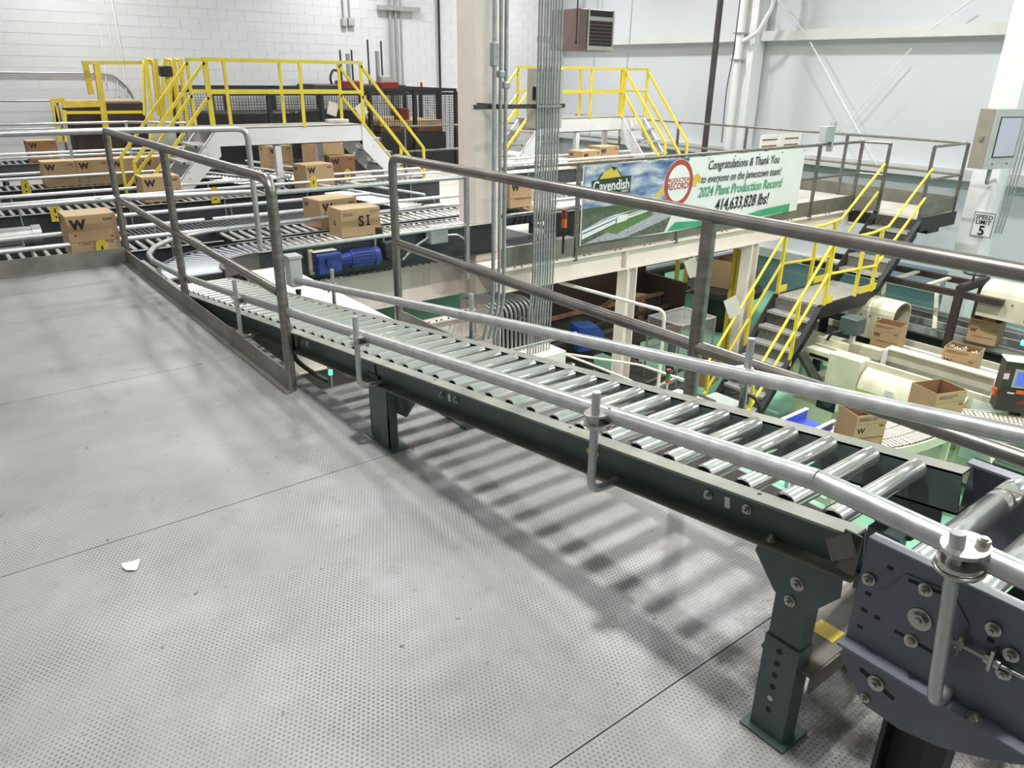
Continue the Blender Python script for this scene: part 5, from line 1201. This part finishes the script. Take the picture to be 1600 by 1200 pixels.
part(gn, 'screw', MB().cyl((wc[0]-.02, wc[1], wc[2]-.2), (wc[0]-.02, wc[1], wc[2]+.16), .018, 8).cyl((wc[0]+.03, wc[1], wc[2]), (wc[0]+.03, wc[1], wc[2]+.18), .014, 8), M['dkgrey'])
for y in (pA.y+.25, pA.y+1.1): part(gn, 'brace', MB().bar((12.0, y, pA.z-.75), (12.6, y+.35, pA.z-.15), .06, .05), M['creamd'])
bw = MB(); A = at(1412, 420, X=14.9); B = at(1500, 450, X=14.9); bw.box((14.9, B.y, B.z-.1), (15.0, A.y+.6, A.z+.12))
solo('bubble_wrap_roll', bw, M['wrap'], 'pale blue bubble-wrap screen standing against the wall behind the gantry', 'screen')
# boxes on these lines
bA_ = at(1385, 540, Z=-2.03)
open_carton('dark open carton standing at the mouth of the ivory arched hood', bA_.x, bA_.y, -2.035, .38, .30, .36, -1.45)
open_carton('open carton full of fries on the ivory machine, nearest the control panel', 10.42, 3.62, -2.0, .40, .32, .37, -1.45, fries=True)
open_carton('open carton on the third line below the beige hood', 12.3, 4.05, -2.05, .40, .32, .36, -1.5)
open_carton('small carton with fries under the gantry, far end', 12.3, 5.75, -2.1, .40, .32, .26, -1.5, fries=True)
# control panel with screen
cp = thing('operator_console', 'dark green operator panel with a blue screen and red buttons at the right edge', 'control panel', (9.9, 2.6, -2.3))
def cpbox(u0, u1, z0, z1, d0, d1):
    o = at(1553, 640, X=9.35); R = Vector((.55, -.835, 0)); Nv = Vector((-.835, -.55, 0)); m = MB(); q = []
    for d in (d0, d1):
        for z in (z0, z1):
            for u in (u0, u1): q.append(o+R*u-Nv*d+Vector((0, 0, z)))
    return m.add(q, [(0,1,3,2),(4,6,7,5),(0,4,5,1),(1,5,7,3),(3,7,6,2),(2,6,4,0)])
part(cp, 'cabinet', cpbox(0, .60, 0, .60, 0, .22), M['olive']); part(cp, 'top', cpbox(-.01, .61, .60, .61, -.01, .23), M['creamd'])
part(cp, 'bezel', cpbox(.10, .46, .30, .52, -.008, 0), M['grey']); part(cp, 'screen', cpbox(.13, .43, .33, .49, -.011, -.008), M['screen'])
part(cp, 'warning_label', cpbox(-.002, .06, .38, .50, -.006, 0), M['red']); part(cp, 'warning_label', cpbox(.0, .055, .39, .46, -.0065, -.006), M['paper'])
part(cp, 'button', cpbox(.16, .24, .23, .27, -.02, 0), M['orange']); part(cp, 'button', cpbox(.30, .36, .23, .27, -.02, 0), M['red'])
part(cp, 'red_sticker', cpbox(.20, .30, .10, .14, -.008, 0), M['red']); part(cp, 'nameplate', cpbox(.08, .15, .22, .235, -.008, 0), M['paper'])
part(cp, 'side_knob', cpbox(-.04, .0, .16, .24, .05, .13), M['orange'])
part(cp, 'stand', cpbox(.2, .3, -1.1, 0, .08, .14), M['olive'])
gl_ = at(1600, 536, X=11.2); solo('green_indicator', MB().cyl((11.2, gl_.y-.03, gl_.z), (11.2, gl_.y+.03, gl_.z), .04, 12), M['glow'], 'green glowing indicator lamp at the right edge of the photo', 'light')
# white slatted chain conveyor curving in from the right
ch = thing('chain_conveyor', 'white slat chain conveyor curving past the ivory machine', 'conveyor', (8.2, 3.2, GZ))
ctr = []
P4 = [Vector((6.45, 3.95, -2.0)), Vector((7.7, 3.30, -2.0)), Vector((8.8, 3.05, -2.0)), Vector((9.35, 2.30, -2.0)), Vector((9.7, 1.2, -2.0))]
pts = [P4[0]]
def cr(a, b, c, d, t): return .5*((2*b)+(c-a)*t+(2*a-5*b+4*c-d)*t*t+(3*b-a-3*c+d)*t**3)
for i in range(len(P4)-1):
    a = P4[max(i-1, 0)]; b = P4[i]; c_ = P4[i+1]; d_ = P4[min(i+2, len(P4)-1)]
    for k in range(1, 13): pts.append(cr(a, b, c_, d_, k/12))
# resample at the slat pitch
res = [pts[0]]; acc = 0
for i in range(1, len(pts)):
    seg = pts[i]-pts[i-1]; L0 = seg.length; d0 = 0
    while acc+(L0-d0) >= .045:
        d0 += .045-acc; acc = 0; res.append(pts[i-1]+seg*(d0/L0))
    acc += L0-d0
slat = MB(); W2 = .27
for k in range(3):
    y0 = -W2+.02+k*.18
    slat.box((-.016, y0, -.018), (.016, y0+.165, 0))
for k in range(9): slat.box((-.022, -W2+.03+k*.06, -.014), (.022, -W2+.05+k*.06, -.004))
sme = slat.mesh('slat', M['chain'])
for i in range(len(res)-1):
    d = (res[i+1]-res[i]); o = link('slat', sme, ch, res[i]-Vector((8.2, 3.2, GZ))); o.rotation_euler = (0, 0, math.atan2(d.y, d.x))
for s in (-1, 1):
    rl = []
    for i in range(0, len(res)-1, 4):
        d = (res[i+1]-res[i]).normalized(); n_ = Vector((-d.y, d.x, 0)); rl.append(res[i]+n_*(s*(W2+.03)))
    fr = MB()
    for i in range(len(rl)-1): fr.bar(rl[i]-Vector((0,0,.05)), rl[i+1]-Vector((0,0,.05)), .02, .11)
    part(ch, 'side_frame', fr, M['creamd'])
pan = MB()
for i in range(0, len(res)-5, 4): pan.bar(res[i]-Vector((0,0,.10)), res[i+4]-Vector((0,0,.10)), W2*2, .01)
part(ch, 'drip_pan', pan, M['dkgrey'])
for (x, y) in ((7.1, 3.6), (8.5, 3.1), (9.45, 2.0)):
    part(ch, 'leg', MB().box((x-.03, y-.25, GZ), (x+.03, y-.19, -2.1)).box((x-.03, y+.19, GZ), (x+.03, y+.25, -2.1)).box((x-.02, y-.2, -2.7), (x+.02, y+.2, -2.65)), M['creamd'])
part(ch, 'brace', MB().bar((8.9, 2.6, -2.1), (8.6, 2.2, GZ+.2), .05, .03).bar((9.2, 1.8, -2.1), (8.9, 1.5, GZ+.2), .05, .03), M['creamd'])
dr = thing('conveyor_drive', 'dark green drive unit under the end of the white chain conveyor', 'motor', (9.0, 2.1, GZ))
part(dr, 'body', MB().bbox((8.8, 1.9, -2.75), (9.25, 2.5, -2.3), .02).cyl((8.7, 2.2, -2.5), (9.0, 2.2, -2.5), .12, 12), mat('dark_green_drive', '#2f4630', .5)); part(dr, 'stand', MB().box((8.9, 2.0, GZ), (9.1, 2.3, -2.75)), M['dkgrey'])
open_carton('open carton at the left end of the white chain conveyor, half behind the railing', 7.42, 3.38, -1.995, .37, .31, .37, -.42)
open_carton('large open carton on the white chain conveyor in front of the ivory machine', 8.55, 3.12, -1.995, .42, .36, .44, -.35)
open_carton('cut-off carton at the right end of the white chain conveyor', 9.62, 1.72, -1.995, .40, .33, .40, -1.1)
bb = thing('blue_tray', 'blue and white plastic tray by the start of the chain conveyor', 'tray', (7.15, 3.83, -1.98))
part(bb, 'tray', MB().box((6.95, 3.66, -1.975), (7.40, 4.0, -1.955)).box((6.95, 3.66, -1.955), (7.40, 3.68, -1.875)).box((6.95, 3.98, -1.955), (7.40, 4.0, -1.855)).box((6.95, 3.68, -1.955), (6.97, 3.98, -1.855)), M['bluebin']); part(bb, 'rim', MB().box((6.93, 3.98, -1.855), (7.42, 4.02, -1.84)), M['white']); part(bb, 'rim', MB().box((6.93, 3.64, -1.875), (7.42, 3.68, -1.86)), M['white'])
fs_ = at(1228, 664, Z=-2.25)
wg = thing('clear_guard', 'clear plastic guard with a red and white warning label beside the blue tray', 'guard', (fs_.x, fs_.y, GZ))
part(wg, 'pane', MB().box((fs_.x-.3, fs_.y-.004, fs_.z-.25), (fs_.x+.25, fs_.y+.004, fs_.z+.12)), M['glass']); part(wg, 'label', MB().box((fs_.x-.12, fs_.y-.008, fs_.z-.04), (fs_.x+.10, fs_.y-.004, fs_.z+.03)), M['paper']); part(wg, 'label', MB().box((fs_.x-.12, fs_.y-.008, fs_.z+.03), (fs_.x+.10, fs_.y-.004, fs_.z+.045)), M['red'])
part(wg, 'post', MB().box((fs_.x-.32, fs_.y-.02, GZ), (fs_.x-.29, fs_.y+.02, fs_.z+.12)).box((fs_.x+.24, fs_.y-.02, GZ), (fs_.x+.27, fs_.y+.02, fs_.z+.12)), M['galv'])
# yellow bollard & cable near the stair foot
q = at(1240, 590, Z=GZ); solo('yellow_post', MB().cyl((q.x, q.y, GZ), (q.x, q.y, GZ+.36), .045, 12), M['yellowd'], 'short yellow post on the green floor by the staircase', 'post')
solo('black_hose', MB().tube([at(1142, 617, X=6.9), at(1160, 613, X=6.9), at(1182, 622, X=6.9), at(1188, 640, X=6.9), at(1186, 690, X=6.9)], .022, 8, .15), M['black'], 'black hose arching in front of the lower staircase', 'hose')

# ============================================================ UNDER THE MEZZANINE: dark case-forming machines
dm = thing('case_former', 'dark brown case forming machine with rust-coloured rails under the mezzanine', 'machine', (8.4, 7.0, GZ))
part(dm, 'base', MB().bbox((6.9, 6.35, GZ+.1), (8.3, 7.45, -2.55), .02), M['olive'])
part(dm, 'low_bed', MB().box((6.75, 5.3, GZ+.1), (8.2, 6.34, -2.75)), M['dbrown']); part(dm, 'control_cabinet', MB().bbox((7.25, 5.35, -2.75), (7.62, 5.85, -2.28), .01), M['olive'])
part(dm, 'foot', MB().box((7.0, 6.4, GZ), (7.2, 6.6, GZ+.1)).box((8.0, 6.4, GZ), (8.2, 6.6, GZ+.1)).box((7.0, 7.2, GZ), (7.2, 7.4, GZ+.1)).box((8.0, 7.2, GZ), (8.2, 7.4, GZ+.1)), M['dkgrey'])
def prail(p0, p1, Z, w=.07, h=.05, m='rust', root=dm, nm='rail'): part(root, nm, MB().bar(at(*p0, Z=Z), at(*p1, Z=Z), w, h), M[m])
prail((880, 475), (1010, 440), -2.0); prail((1020, 515), (1082, 508), -2.0); prail((1017, 520), (1085, 508), -2.15, .08, .08); prail((1035, 490), (1085, 508), -2.15, .06, .06)
prail((960, 470), (1030, 495), -2.15, .06, .05); prail((900, 530), (1000, 570), -2.3, .08, .06, 'dbrown'); prail((880, 545), (960, 590), -2.3, .06, .05, 'dbrown'); prail((950, 520), (1040, 500), -2.3, .06, .05, 'rust')
prail((940, 525), (985, 540), -2.25, .05, .04, 'cardl'); prail((1040, 470), (1090, 450), -1.9, .05, .04, 'dbrown'); prail((1010, 600), (1080, 570), -2.35, .05, .05, 'dbrown'); prail((985, 625), (1060, 590), -2.35, .05, .05, 'galv')
tr_ = thing('dark_hopper', 'long dark brown open hopper below the mezzanine beam', 'machine', (7.5, 8.4, GZ))
A = at(880, 470, Z=-1.55); B = at(985, 430, Z=-1.55)
part(tr_, 'side_wall', MB().box((6.2, 7.55, -2.3), (9.6, 7.60, -2.0)), M['dbrown']); part(tr_, 'side_wall', MB().box((6.2, 8.5, -2.3), (9.6, 8.55, -1.35)), M['brown'])
part(tr_, 'end_wall', MB().box((6.2, 7.6, -2.3), (6.25, 8.5, -1.5)), M['brown']); part(tr_, 'end_wall', MB().box((9.55, 7.6, -2.3), (9.6, 8.5, -1.5)), M['brown'])
part(tr_, 'floor_plate', MB().box((6.25, 7.6, -2.3), (9.55, 8.5, -2.28)), M['black'])
part(tr_, 'rim', MB().box((6.2, 8.48, -1.35), (9.6, 8.57, -1.32)), M['grey']); part(tr_, 'inner_rail', MB().bar((6.3, 8.0, -1.75), (9.5, 8.0, -1.75), .06, .05), M['rust']); part(tr_, 'inner_rail', MB().bar((6.3, 7.75, -1.95), (9.5, 7.8, -1.9), .05, .05), M['dbrown']); part(tr_, 'inner_wall', MB().box((6.3, 8.02, -2.25), (9.5, 8.05, -1.78)), M['olive']); part(tr_, 'rim', MB().box((6.2, 7.53, -2.0), (9.6, 7.62, -1.97)), M['dbrown'])
part(tr_, 'leg', MB().box((6.25, 7.6, GZ), (6.35, 7.7, -2.3)).box((9.4, 7.6, GZ), (9.5, 7.7, -2.3)).box((6.25, 8.4, GZ), (6.35, 8.5, -2.3)).box((9.4, 8.4, GZ), (9.5, 8.5, -2.3)), M['dkgrey'])
bm_ = thing('blue_drive_cover', 'blue steel drive cover half hidden behind the thick diagonal railing', 'machine', (6.3, 5.7, GZ))
A = at(905, 545, Z=-2.05)
part(bm_, 'cover', MB().prism([(A.x-.02, A.y, -2.10), (A.x+.36, A.y-.10, -2.10), (A.x+.40, A.y-.10, -1.90), (A.x+.30, A.y-.07, -1.76), (A.x-.02, A.y, -1.74)], (.10, .30, 0)), M['navy'])
part(bm_, 'pedestal', MB().box((A.x+.08, A.y+.05, GZ), (A.x+.36, A.y+.2, -2.10)), M['olive']); part(bm_, 'label', MB().box((A.x+.05, A.y-.03, -2.0), (A.x+.09, A.y-.02, -1.88)), M['paper'])
hs = at(1005, 500, Z=-2.2)
cg = thing('clear_guard', 'clear plastic machine guard box under the mezzanine, left of the thick railing post', 'guard', (8.4, 6.3, -2.0))
A = at(1030, 500, Z=-2.0); B = at(1095, 540, Z=-2.0)
gx0, gx1, gy0, gy1 = 8.0, 8.75, 6.35, 6.95
for a, b in (((gx0, gy0, -2.1), (gx1, gy0+.008, -1.62)), ((gx0, gy0, -2.1), (gx0+.008, gy1, -1.62)), ((gx0, gy0, -1.628), (gx1, gy1, -1.62))): part(cg, 'pane', MB().box(a, b), M['glass'])
ed = MB()
for a, b in (((gx0, gy0), (gx1, gy0)), ((gx0, gy0), (gx0, gy1)), ((gx0, gy1), (gx1, gy1)), ((gx1, gy0), (gx1, gy1))):
    for z in (-1.615, -2.1): ed.bar((a[0], a[1], z), (b[0], b[1], z), .02, .02)
for a in ((gx0, gy0), (gx1, gy0), (gx0, gy1), (gx1, gy1)): ed.bar((a[0], a[1], -2.55), (a[0], a[1], -1.6), .02, .02)
part(cg, 'edge_frame', ed, M['galv'])
solo('tan_hose', MB().tube([at(978, 415, Z=-1.0), at(977, 445, Z=-1.25), at(965, 462, Z=-1.5), at(940, 480, Z=-1.8), at(932, 490, Z=-2.0), at(945, 500, Z=-2.1)], .028, 10, .15), M['hose'], 'tan flexible hose hanging from the mezzanine beam into the dark machine', 'hose')
solo('thin_cable', MB().tube([at(895, 482, Z=-2.0), at(910, 474, Z=-1.85), at(925, 478, Z=-1.9), at(932, 490, Z=-2.05)], .012, 6, .1), M['grey'], 'thin looping cable beside the tan hose', 'cable')
# white pipe rails near the conduits
wp = thing('pipe_frame', 'white bent pipe frame standing under the mezzanine between the beam post and the guard', 'railing', (6.2, 5.2, GZ))
A = at(873, 441, X=6.1); B = at(1012, 479, X=6.75); Cc = at(1034, 497, X=6.85); D_ = at(1024, 610, X=6.85)
part(wp, 'rail', MB().tube([A, B, Vector((Cc.x+.02, Cc.y-.02, B.z-.03)), Vector((Cc.x+.03, Cc.y-.02, Cc.z-.3)), Vector((Cc.x+.03, Cc.y-.02, GZ))], .022, 10, .12), M['cream'])
A2 = at(878, 552, X=6.1); B2 = at(960, 568, X=6.4); 
part(wp, 'rail', MB().tube([A2, at(1000, 570, X=6.8), at(1075, 596, X=6.9)], .016, 8, .1), M['cream']); part(wp, 'rail', MB().tube([A2, at(920, 568, X=6.3), at(990, 596, X=6.5), at(1003, 615, X=6.5), at(1006, 640, X=6.5)], .016, 8, .08), M['cream'])
q = at(898, 520, X=5.95); part(wp, 'post', MB().cyl((q.x, q.y, GZ), (q.x, q.y, -1.7), .02, 8), M['cream'])
sl = thing('stack_light', 'red and green stack light on a thin pole in front of the thick railing post', 'light', (6.6, 4.3, GZ))
q = at(1043, 597, X=6.4)
part(sl, 'lens', MB().cyl((q.x, q.y, q.z), (q.x, q.y, q.z+.05), .028, 12), M['orange']); part(sl, 'lens', MB().cyl((q.x, q.y, q.z+.055), (q.x, q.y, q.z+.115), .028, 12), M['glensd']); part(sl, 'lens', MB().cyl((q.x, q.y, q.z+.12), (q.x, q.y, q.z+.16), .028, 12), M['red']); part(sl, 'pole', MB().cyl((q.x, q.y, GZ), (q.x, q.y, q.z), .010, 8), M['white'])
wbx = thing('white_cabinet', 'white sloped machine cover behind the conveyor frame, left of the railing post', 'machine', (6.9, 4.2, GZ))
A = at(1055, 622, Z=-2.2); part(wbx, 'cover', MB().bbox((A.x-.35, A.y-.3, GZ), (A.x+.3, A.y+.2, -2.2), .02), M['white'])
gbx = thing('grey_cabinet', 'grey machine cabinet between the railing post and the lower stair', 'machine', (7.4, 4.3, GZ))
A = at(1110, 625, Z=-2.3); part(gbx, 'cabinet', MB().bbox((A.x-.3, A.y-.3, GZ), (A.x+.3, A.y+.15, -2.3), .02), M['grey']); part(gbx, 'handle', MB().tube([(A.x-.32, A.y-.1, -2.3), (A.x-.34, A.y-.1, -2.15), (A.x-.34, A.y-.1, -2.6)], .015, 8, .04), M['black'])
# dark machine with green lamp in the deck opening
hm_ = thing('dark_cabinet', 'black machine cabinet down in the deck opening beside the end post', 'machine', (2.0, 5.0, GZ))
part(hm_, 'cabinet', MB().bbox((.6, 3.2, GZ), (3.0, 7.0, -1.6), .02), M['black']); part(hm_, 'fitting', MB().cyl((1.75, 4.5, -1.2), (1.75, 4.75, -1.18), .04, 8).cyl((1.9, 4.5, -1.2), (1.9, 4.6, -1.1), .03, 8), M['galv'])
q = at(516, 578, Z=-1.1); gl2 = thing('green_lamp', 'small glowing green stack lamp seen through the deck opening', 'light', (q.x, q.y, -1.35))
part(gl2, 'lens', MB().cyl((q.x, q.y, q.z-.05), (q.x, q.y, q.z+.0), .022, 12), M['glow']); part(gl2, 'cap', MB().cyl((q.x, q.y, q.z+.03), (q.x, q.y, q.z+.12), .03, 12), M['red']); part(gl2, 'pole', MB().cyl((q.x, q.y, GZ), (q.x, q.y, q.z-.05), .012, 8), M['grey'])
# cartons, yellow posts and notices beyond the dark machines
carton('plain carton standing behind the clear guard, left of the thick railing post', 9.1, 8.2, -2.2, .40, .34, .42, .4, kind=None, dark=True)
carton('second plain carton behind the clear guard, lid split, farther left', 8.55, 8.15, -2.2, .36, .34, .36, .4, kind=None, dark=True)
q = at(1132, 446, Z=-2.3)
open_carton('tall brown carton with jagged top on the dark turntable, right of the thick railing post', q.x, q.y, -2.3, .48, .40, .55, .25)
open_carton('brown carton below the turntable, right of the thick railing post', 8.95, 6.62, -2.75, .46, .40, .42, .3)
tt = thing('turntable', 'dark round-edged transfer table holding the tall brown carton', 'machine', (q.x, q.y, GZ))
part(tt, 'table', MB().cyl((q.x, q.y, -2.42), (q.x, q.y, -2.30), .75, 24), M['dkgrey']); part(tt, 'pedestal', MB().cyl((q.x, q.y, GZ), (q.x, q.y, -2.42), .3, 16), M['dkgrey'])
for i, (px, py0, py1, lb) in enumerate(((1151, 388, 480, 'yellow post left of the pair beside the turntable carton'), (1160, 390, 500, 'yellow post right of the pair beside the turntable carton'), (1168, 432, 492, 'shorter orange-yellow post with a red tip near the beam post'), (1060, 405, 455, 'thin yellow upright under the mezzanine beam, far back'), (1075, 400, 430, 'wider yellow upright under the mezzanine beam, far back'))):
    d_ = 10.6 if i < 3 else 12.5
    A = at(px, py0, X=d_); solo('yellow_post', MB().box((A.x-.035, A.y-.035, GZ), (A.x+.035, A.y+.035, A.z)), M['yellowd'], lb, 'post')
for i, (px, py, X_, lb) in enumerate(((1082, 418, 9.3, 'white paper sheet hanging on the cartons under the mezzanine beam'), (1145, 480, 8.9, 'white paper sheet hanging right of the thick railing post'))):
    c_ = at(px, py, X=X_); a = -.45; ux = Vector((math.cos(a)*.85, -math.cos(a)*.5, -math.sin(a)))*.10; uz = Vector((math.sin(a)*.85, -math.sin(a)*.5, math.cos(a)))*.15
    solo('paper_notice', MB().prism([c_-ux-uz, c_+ux-uz, c_+ux+uz, c_-ux+uz], (.002, .002, 0)), M['paper'], lb, 'notice')
fl3 = thing('packing_line', 'far pale conveyor line glimpsed under the mezzanine, near the yellow posts', 'machine', (12, 10, GZ))
for i in range(4): part(fl3, 'guide_rail', MB().bar((9.5, 10.6+i*.3, -2.2+.02*i), (15.2, 10.6+i*.3, -2.2+.02*i), .05, .06), M['galv' if i % 2 else 'white'])
part(fl3, 'bed', MB().box((9.5, 10.5, -2.35), (15.2, 11.6, -2.27)), M['dkgrey']); part(fl3, 'leg', MB().box((9.8, 10.6, GZ), (9.9, 10.7, -2.35)).box((12.5, 10.6, GZ), (12.6, 10.7, -2.35)).box((14.9, 11.4, GZ), (15, 11.5, -2.35)), M['dkgrey'])

# ============================================================ SMALL THINGS
for i, (px, py, Yp, Zp, lb) in enumerate(((160, 392, 7.66, .12, 'yellow guide tag clamped to the front pipe of the lane behind the kick plate'), (86, 332, 10.2, .16, 'yellow guide tag on the second lane at the left'), (40, 293, 12.36, .18, 'yellow guide tag on the third lane at the left edge'), (335, 305, 10.2, .16, 'yellow guide tag on the second lane below the crossover stringer'), (489, 287, 10.24, .16, 'yellow guide tag near the carton below the crossover beam'), (542, 275, 11.0, .12, 'yellow guide tag on the spur lane under the right crossover stair'))):
    c_ = at(px, py, Y=Yp)
    t = thing('guide_tag', lb, 'tag', (c_.x, Yp, c_.z-.08))
    pts_ = [(c_.x-.055, Yp-.03, c_.z-.10), (c_.x+.055, Yp-.03, c_.z-.10), (c_.x+.05, Yp-.03, c_.z+.06)]+[(c_.x+.05*math.cos(a*PI/6), Yp-.03, c_.z+.06+.05*math.sin(a*PI/6)) for a in range(1, 6)]+[(c_.x-.05, Yp-.03, c_.z+.06)]
    part(t, 'plate', MB().prism(pts_, (0, .006, 0)), M['yellowd'])
    part(t, 'slot', MB().box((c_.x-.008, Yp-.032, c_.z+.0), (c_.x+.008, Yp-.0295, c_.z+.05)), M['slot']); part(t, 'hole', MB().cyl((c_.x, Yp-.032, c_.z-.05), (c_.x, Yp-.0295, c_.z-.05), .012, 8), M['slot'])
# crumpled scrap of paper on the deck
q = at(206, 886, Z=0); t = MB(); n = 9
vs = []
for i in range(n):
    a = 2*PI*i/n; r = .022+.012*random.random(); vs.append((q.x+r*1.0*math.cos(a)+.01*math.sin(a*2), q.y+r*1.5*math.sin(a), .001+.006*random.random()))
vs.append((q.x, q.y, .014)); vs.append((q.x+.006, q.y+.012, .010))
t.add(vs, [(i, (i+1) % n, n) for i in range(n)])
t.add([(v[0], v[1], max(0, v[2]-.002)) for v in vs], [((i+1) % n, i, n) for i in range(n)])
solo('paper_scrap', t, M['paper'], 'crumpled white paper scrap lying on the grey deck at the left', 'litter')
# ceiling high-bay fixtures holding the lamps
fx = MB().bbox((-.27, -.20, 0), (.27, .20, .06), .01).box((-.15, -.08, .06), (.15, .08, .10)); fme = fx.mesh('housing', M['white'])
dfm = MB().box((-.25, -.18, -.004), (.25, .18, -.0005)).mesh('diffuser', M['lamp'])
rod_m = MB().cyl((0, 0, .1), (0, 0, CZ-LAMP_Z), .008, 6).mesh('hanger', M['galv'])
for lx, ly in LIGHTS:
    t = thing('high_bay_fixture', 'white square high-bay lamp hanging from the roof', 'lamp', (lx, ly, LAMP_Z), 'high-bay lamps')
    link('housing', fme, t); link('diffuser', dfm, t); link('hanger', rod_m, t)

UNDER = [(8.2, 7.0), (11.2, 8.6), (8.6, 10.5), (12.6, 11.5), (6.2, 7.4), (3.6, 9.0)]  # unseen fill lamps added to brighten the dark machines under the mezzanine
ufx = MB().box((-.6, -.06, 0), (.6, .06, .05)).mesh('housing', M['white']); udf = MB().box((-.58, -.05, -.012), (.58, .05, -.0005)).mesh('diffuser', M['lamp'])
for lx, ly in UNDER:
    t = thing('added_fill_lamp', 'added white fill lamp, out of view under the mezzanine floor', 'lamp', (lx, ly, MZ-.12-.05), 'added fill lamps under the mezzanine'); link('housing', ufx, t); link('diffuser', udf, t)
    ld = bpy.data.lights.new('added_fill_light', 'AREA'); ld.shape = 'RECTANGLE'; ld.size = 1.1; ld.size_y = .1; ld.energy = 22; ld.color = (1.0, .96, .9)
    lo = bpy.data.objects.new('added_fill_light', ld); COL.objects.link(lo); lo.location = (lx, ly, MZ-.12-.07)
